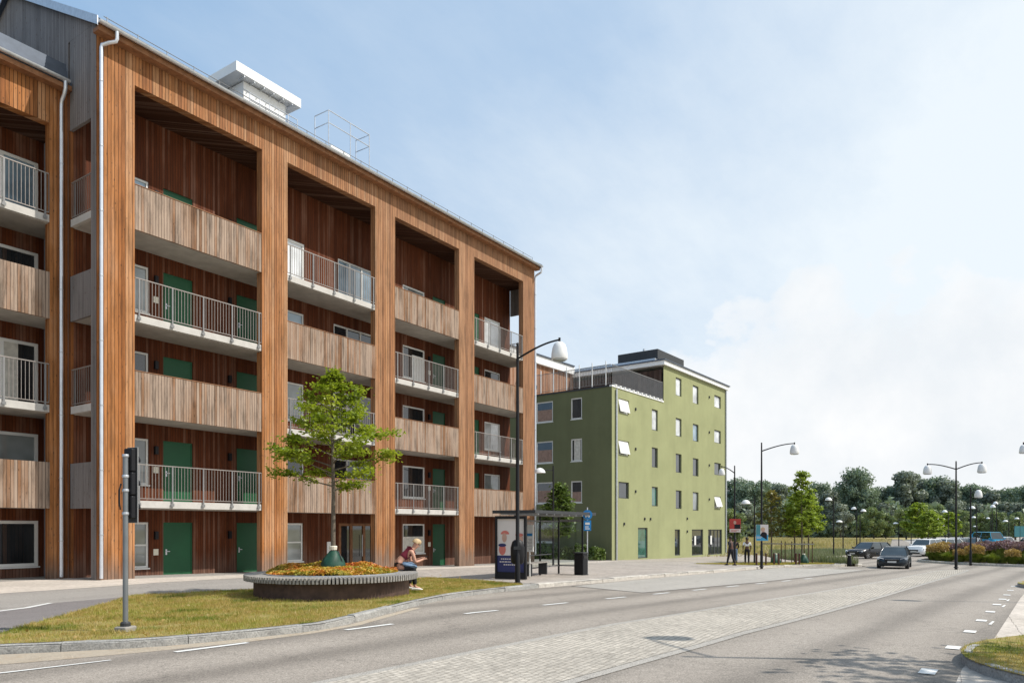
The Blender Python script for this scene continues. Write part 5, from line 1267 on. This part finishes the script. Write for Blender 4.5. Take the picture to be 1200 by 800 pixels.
t = thing('person', 'person in dark clothes walking beside the lamp post with the red poster', 'person', (43.8, 13.9, g(43.8)+.0), R(70)); walking(t, .99, 'skin_dark', 'cloth_black', 'cloth_black', 'hair_dark', 'shoe_dark', 'long', lean=.06)
t = thing('person', 'person in a white t-shirt and black trousers walking away towards the meadow', 'person', (47.0, 13.9, g(47)), R(20)); walking(t, .97, 'skin_dark', 'cloth_white', 'cloth_black', 'hair_dark', 'shoe_dark', 'short', step=.16)
t = thing('person', 'dark haired person in black between the two other walkers', 'person', (50.0, 15.6, g(50)), R(30)); walking(t, .96, 'skin_dark', 'cloth_black', 'denim', 'hair_dark', 'shoe_dark', 'long', step=.12, hair_long=True)
# the woman resting on the bench edge, bent forward over her phone
rgt = Vector((s_, -c_, 0))                       # to the right of the picture
seat = PC+rgt*1.40+Vector((c_, s_, 0))*.80
t = thing('person', 'blond person in a maroon crop top sitting bent forward on the round bench', 'person', (seat.x, seat.y, 0), math.atan2(-c_, s_)+R(22))
J = dict(pelvis=(0, 0, .655), waist=(.10, 0, .78), chest=(.31, 0, .97), neck=(.46, 0, 1.09), head0=(.53, 0, 1.16), head1=(.56, 0, 1.25),
         shL=(.38, .18, 1.02), elL=(.44, .19, .74), wrL=(.66, .08, .82), shR=(.38, -.18, 1.02), elR=(.46, -.20, .74), wrR=(.68, -.06, .80),
         hipL=(.03, .10, .63), knL=(.44, .16, .60), anL=(.40, .17, .12), toL=(.55, .18, .06), hipR=(.03, -.10, .63), knR=(.44, -.14, .60), anR=(.46, -.15, .11), toR=(.61, -.16, .06), face=(.9, 0, -.45))
figure(t, J, 'skin', 'cloth_maroon', 'cloth_black', 'hair_blond', 'shoe_white', top_crop=True)
# denim jacket over the lap and a phone in the hands
m = MB(); m.loft([[(x, w*math.cos(q*PI/6), z+h*math.sin(q*PI/6)*.9+.012*math.sin(q*4+x*20)) for q in range(12)] for x, w, z, h in ((.10, .10, .66, .05), (.18, .22, .67, .085), (.30, .25, .66, .09), (.42, .24, .64, .085), (.52, .16, .61, .06))])
jk = m.build('denim_jacket', 'denim', None, smooth=True); jk.location = (seat.x, seat.y, .01); jk.rotation_euler = (0, 0, math.atan2(-c_, s_)+R(22)); tag(jk, 'blue denim jacket lying across the lap of the person on the bench', 'jacket')
ph = MB().obox((.77, .01, .845), (.15, .075, .010), 0, 0, R(-35)).build('phone', 'black_paint', None); ph.location = (seat.x, seat.y, 0); ph.rotation_euler = (0, 0, math.atan2(-c_, s_)+R(22)); tag(ph, 'black phone held by the person on the bench', 'phone')

# ------------------------------------------------------------------ cars
def car(kind, paint, label, loc, rz, group=None):
    t = thing('parked_car' if kind == 'van' else 'car', label, 'van' if kind in ('van',) else 'car', loc, rz, group)
    if kind == 'sedan': L, W, H, belt, hood, tail, ws0, ws1, rw1, rw0 = 4.6, 1.84, 1.44, .92, .86, .95, .95, .25, -1.35, -2.05
    elif kind == 'wagon': L, W, H, belt, hood, tail, ws0, ws1, rw1, rw0 = 4.4, 1.80, 1.47, .92, .88, 1.0, .95, .30, -1.65, -2.1
    elif kind == 'suv': L, W, H, belt, hood, tail, ws0, ws1, rw1, rw0 = 4.6, 1.88, 1.68, 1.08, 1.02, 1.1, 1.0, .40, -1.75, -2.2
    else: L, W, H, belt, hood, tail, ws0, ws1, rw1, rw0 = 5.0, 1.95, 2.2, 1.25, 1.2, 1.9, 1.75, 1.2, -2.3, -2.45
    hw = W/2; x1 = L/2
    def ring(x, zt, w, zb=.22): return [(x, -w*.86, zb), (x, -w, zb+.14), (x, -w*1.0, (zb+zt)*.55), (x, -w*.965, zt-.13), (x, -w*.86, zt-.02), (x, -w*.4, zt+.015), (x, w*.4, zt+.015), (x, w*.86, zt-.02), (x, w*.965, zt-.13), (x, w, (zb+zt)*.55), (x, w, zb+.14), (x, w*.86, zb)]
    st_ = [(x1, .62, hw*.66, .30), (x1-.06, .70, hw*.84, .24), (x1-.25, hood-.07, hw*.95, .2), (x1-.8, hood, hw, .2), (ws0, belt-.01, hw, .2), (0, belt, hw, .2), (rw0+.35, belt+.02, hw, .2), (rw0, tail, hw*.98, .2), (-x1+.12, tail-.05, hw*.94, .24), (-x1, .72, hw*.80, .32)]
    m = MB(); m.loft([ring(*q) for q in st_]); body = m.build('body', paint, t, smooth=True)
    # greenhouse
    def gr(x, z0, z1, w0, w1): return [(x[0], -w0, z0), (x[1], -w1, z1), (x[1], w1, z1), (x[0], w0, z0)]
    g0, g1 = hw*.90, hw*.70
    m = MB(); bot = [(ws0, -g0, belt-.03), (ws0, g0, belt-.03), (rw0, g0, belt), (rw0, -g0, belt)]; top = [(ws1, -g1, H-.04), (ws1, g1, H-.04), (rw1, g1, H-.04), (rw1, -g1, H-.04)]
    mid_ = [(ws0*.45+ws1*.55, -g0*.5-g1*.5-.02, (belt+H)/2), (ws0*.45+ws1*.55, g0*.5+g1*.5+.02, (belt+H)/2), ((rw0+rw1)/2-.02, g0*.5+g1*.5+.02, (belt+H)/2), ((rw0+rw1)/2-.02, -g0*.5-g1*.5-.02, (belt+H)/2)]
    m.loft([bot, mid_, top]); m.build('windows', 'glass_car', t)
    m = MB(); m.loft([[(ws1+.02, -g1-.01, H-.045), (ws1+.02, g1+.01, H-.045), (rw1-.03, g1+.01, H-.045), (rw1-.03, -g1-.01, H-.045)], [(ws1-.1, -g1+.06, H), (ws1-.1, g1-.06, H), (rw1+.1, g1-.06, H), (rw1+.1, -g1+.06, H)]])
    for s in (-1, 1):
        m.tube([(ws0, s*g0, belt-.02), (ws0*.45+ws1*.55, s*(g0*.5+g1*.5+.025), (belt+H)/2), (ws1, s*g1, H-.03)], .035, 6)
        m.tube([(rw0, s*g0, belt), ((rw0+rw1)/2-.02, s*(g0*.5+g1*.5+.025), (belt+H)/2), (rw1, s*g1, H-.03)], .05, 6)
        xm = (ws1+rw1)/2; m.tube([(xm, s*(g0+.0), belt), (xm, s*(g0*.5+g1*.5+.025), (belt+H)/2), (xm, s*g1, H-.03)], .028, 6)
    m.build('roof', paint, t, smooth=True)
    for sx in (x1-.88, -x1+.85):
        for s in (-1, 1):
            yy = s*(hw-.09); r_ = .32 if kind != 'suv' else .36
            m = MB()
            m.loft([[(sx+rr*math.cos(2*PI*k/20), yy+y, .0+r_+rr*math.sin(2*PI*k/20)) for k in range(20)] for rr, y in ((r_-.02, -.11), (r_, -.08), (r_, .08), (r_-.02, .11))]); wh = m.build('wheel', 'rubber', t, smooth=True)
            m = MB(); yo = yy+s*.112
            for k in range(5): a = 2*PI*k/5; m.obox((sx+.11*math.cos(a), yo, r_+.11*math.sin(a)), (.20, .012, .05), 0, 0, -a)
            m.loft([[(sx+rr*math.cos(2*PI*k/16), yo-s*.004, r_+rr*math.sin(2*PI*k/16)) for k in range(16)] for rr in (.20, .225)], cap=False); m.build('rim', 'rim_metal', wh)
            m = MB(); m.loft([[(sx+(r_+.06)*math.cos(PI*k/14), s*(hw-.02)+s*q, r_+(r_+.06)*math.sin(PI*k/14)) for k in range(15)] for q in (0, .024)]); m.build('wheel_arch', 'rubber', t)
    f = x1+.005
    for s in (-1, 1):
        m = MB(); m.loft([[(f-.10, s*hw*.52, .63), (f-.03, s*hw*.52, .70), (f-.30, s*hw*.90, .78), (f-.28, s*hw*.95, .66)], [(f-.04, s*hw*.52, .62), (f+.0, s*hw*.52, .69), (f-.24, s*hw*.97, .77), (f-.2, s*hw*.97, .64)]]); m.build('headlight', 'glass_pale', t)
        MB().box(-x1-.01, -x1+.12, *sorted((s*hw*.55, s*hw*.84)), .72, .84).build('tail_light', 'poster_red', t)
        m = MB(); m.loft([[(ws0-.18, s*(hw-.02), belt-.02), (ws0-.06, s*(hw-.02), belt-.02), (ws0-.06, s*(hw-.02), belt+.10), (ws0-.18, s*(hw-.02), belt+.10)], [(ws0-.2, s*(hw+.18), belt+.0), (ws0-.06, s*(hw+.14), belt+.0), (ws0-.06, s*(hw+.14), belt+.15), (ws0-.2, s*(hw+.18), belt+.15)]]); m.build('mirror', paint, t)
    m = MB(); m.box(f-.03, f+.012, -hw*.46, hw*.46, .50, .66); m.box(f-.03, f+.01, -hw*.62, hw*.62, .28, .40); gl_ = m.build('grille', 'rubber', t)
    MB().box(f+.013, f+.02, -.26, .26, .44, .55).build('number_plate', 'plate', t)
    m = MB(); m.box(f+.012, f+.016, -hw*.45, hw*.45, .655, .668); m.build('chrome_strip', 'rim_metal', t)
    return t
zc = lambda x: g(x)+RD
car('sedan', 'car_dark', 'dark blue car driving towards the camera past the end of the median', (51.9, 6.1, zc(51.9)+.01), R(180+3)).scale = (.93, .93, .93)
car('wagon', 'car_black', 'black estate car on the roundabout behind the approaching dark blue car', (72.6, 10.6, zc(73)+.01), R(152))
car('suv', 'car_white', 'white car with a dark grille between the approaching car and the roundabout grasses', (84.5, 7.2, zc(84)+.01), R(160))
car('suv', 'car_white', 'white car half hidden behind the front white one, near a yellow tail', (90.5, 6.0, zc(90)+.01), R(150))
car('wagon', 'car_silver', 'pale silver car parked far off left of the double armed lamp', (112, 6.0, -1.16), R(150))
car('wagon', 'car_dark', 'dark car parked beside the pale silver one far off', (113.5, 4.3, -1.16), R(170))
car('van', 'car_blue', 'bright blue van parked far off behind the purple flowers', (121, 2.5, -1.16), R(215))
car('wagon', 'car_white', 'white car parked just right of the blue van', (127, 1.4, -1.16), R(150))
car('wagon', 'car_black', 'dark car parked at the far right behind the purple flowers', (118, -2.6, -1.16), R(205))
# info stand far right
t = thing('info_board', 'grey information board on two posts at the far right of the parking area', 'sign', (150, -1.2, -1.1), R(-56))
MB().box(-.9, .9, -.05, .05, 1.2, 3.0).build('board', 'poster_teal', t)
for s in (-.8, .8): MB().box(s-.05, s+.05, .051, .15, -.1, 3.4).build('leg', 'post_brown', t)

# ------------------------------------------------------------------ sky, sun, camera
SUN_EL = R(50); sd = Vector((.46, -.887, 0)).normalized()
w = bpy.data.worlds.new('World'); scn.world = w; w.use_nodes = True; nt = w.node_tree; bg = nt.nodes['Background']
sky = nt.nodes.new('ShaderNodeTexSky'); sky.sky_type = 'NISHITA'; sky.sun_disc = False; sky.sun_elevation = SUN_EL
sky.sun_rotation = math.atan2(sd.x, sd.y); sky.air_density = 1.0; sky.dust_density = 2.2; sky.ozone_density = 1.0; sky.altitude = 50
tc = nt.nodes.new('ShaderNodeTexCoord'); gen = tc.outputs['Generated']
sep = nt.nodes.new('ShaderNodeSeparateXYZ'); nt.links.new(gen, sep.inputs[0])
zc_ = math_(nt, 'MAXIMUM', sep.outputs[2], 0.)
# cloud layer: project the direction on a plane overhead, stretched towards the horizon
den = math_(nt, 'ADD', zc_, .22); cv = nt.nodes.new('ShaderNodeCombineXYZ')
nt.links.new(math_(nt, 'DIVIDE', sep.outputs[0], den), cv.inputs[0]); nt.links.new(math_(nt, 'DIVIDE', sep.outputs[1], den), cv.inputs[1]); nt.links.new(math_(nt, 'MULTIPLY', zc_, 1.5), cv.inputs[2])
thin = noise(nt, vscale(nt, cv.outputs[0], (.75, 1.5, 1.)), 1., 8, .62)
# how hazy: increases towards the bright side (right of the street) and the horizon
side = math_(nt, 'MULTIPLY_ADD', sep.outputs[1], -.62, math_(nt, 'MULTIPLY', sep.outputs[0], .26))
side = math_(nt, 'ADD', side, math_(nt, 'MULTIPLY', zc_, -.50))
hz = math_(nt, 'ADD', math_(nt, 'MULTIPLY', thin, .75), side)
hazef = ramp(nt, math_(nt, 'ADD', hz, .5), [(.26, .04), (.48, .30), (.68, .66), (.84, .94)])
cum = noise(nt, vscale(nt, gen, (1., 1., 1.25)), 7.5, 9, .55); cum2 = noise(nt, gen, 2.6, 4, .5)
q_ = math_(nt, 'SUBTRACT', math_(nt, 'MULTIPLY', sep.outputs[0], s_), math_(nt, 'MULTIPLY', sep.outputs[1], c_))
zb = nt.nodes.new('ShaderNodeFloatCurve'); cvp = zb.mapping.curves[0].points
cvp[0].location = (0., .05); cvp[1].location = (1., .30)
for px_, pz_ in ((.10, .18), (.18, .255), (.34, .275), (.55, .275), (.75, .26)): cvp.new(px_, pz_)
zb.mapping.update(); nt.links.new(math_(nt, 'MAXIMUM', q_, 0.), zb.inputs['Value'])
low = math_(nt, 'ADD', math_(nt, 'MULTIPLY', math_(nt, 'SUBTRACT', zb.outputs[0], sep.outputs[2]), 4.), math_(nt, 'ADD', math_(nt, 'MULTIPLY_ADD', cum, 1.5, -.80), math_(nt, 'MULTIPLY_ADD', cum2, .5, -.25)))
cumf = ramp(nt, low, [(0., 0.), (.06, .55), (.20, .85), (.5, .95)])
shade = noise(nt, gen, 6, 7, .6)
ccol = ramp(nt, shade, [(.35, (6.6, 6.9, 7.2)), (.62, (7.7, 7.75, 7.8))])
def srcmix(f, a, b): return mixc(nt, f, a, b)
blue = mixc(nt, .8, mixc(nt, 1., sky.outputs[0], (1.1, 1.2, 1.25), 'MULTIPLY'), (2.6, 4.2, 6.3, 1))
hzc = (6.9, 7.45, 7.85, 1)
c1 = srcmix(hazef, blue, hzc); c2 = srcmix(cumf, c1, ccol)
nt.links.new(c2, bg.inputs[0]); bg.inputs[1].default_value = .13
sun = bpy.data.lights.new('sun', 'SUN'); sun.energy = 4.7; sun.angle = R(.55); sun.color = (1., .945, .86)
so = bpy.data.objects.new('sun', sun); COL.objects.link(so)
dirv = Vector((sd.x*math.cos(SUN_EL), sd.y*math.cos(SUN_EL), math.sin(SUN_EL))); so.rotation_euler = dirv.to_track_quat('Z', 'Y').to_euler(); so.location = (10, -20, 40)
cam = bpy.data.cameras.new('camera'); co = bpy.data.objects.new('camera', cam); COL.objects.link(co)
cam.sensor_width = 36; cam.lens = 36*860/1200; cam.shift_y = (618-400)/1200; cam.clip_end = 4000; cam.clip_start = .1
co.location = (0, 0, 1.62); co.rotation_euler = (R(90), 0, R(34.23-90)); scn.camera = co
scn.view_settings.view_transform = 'Standard'; scn.view_settings.look = 'None'; scn.view_settings.exposure = 0
scn.cycles.max_bounces = 6
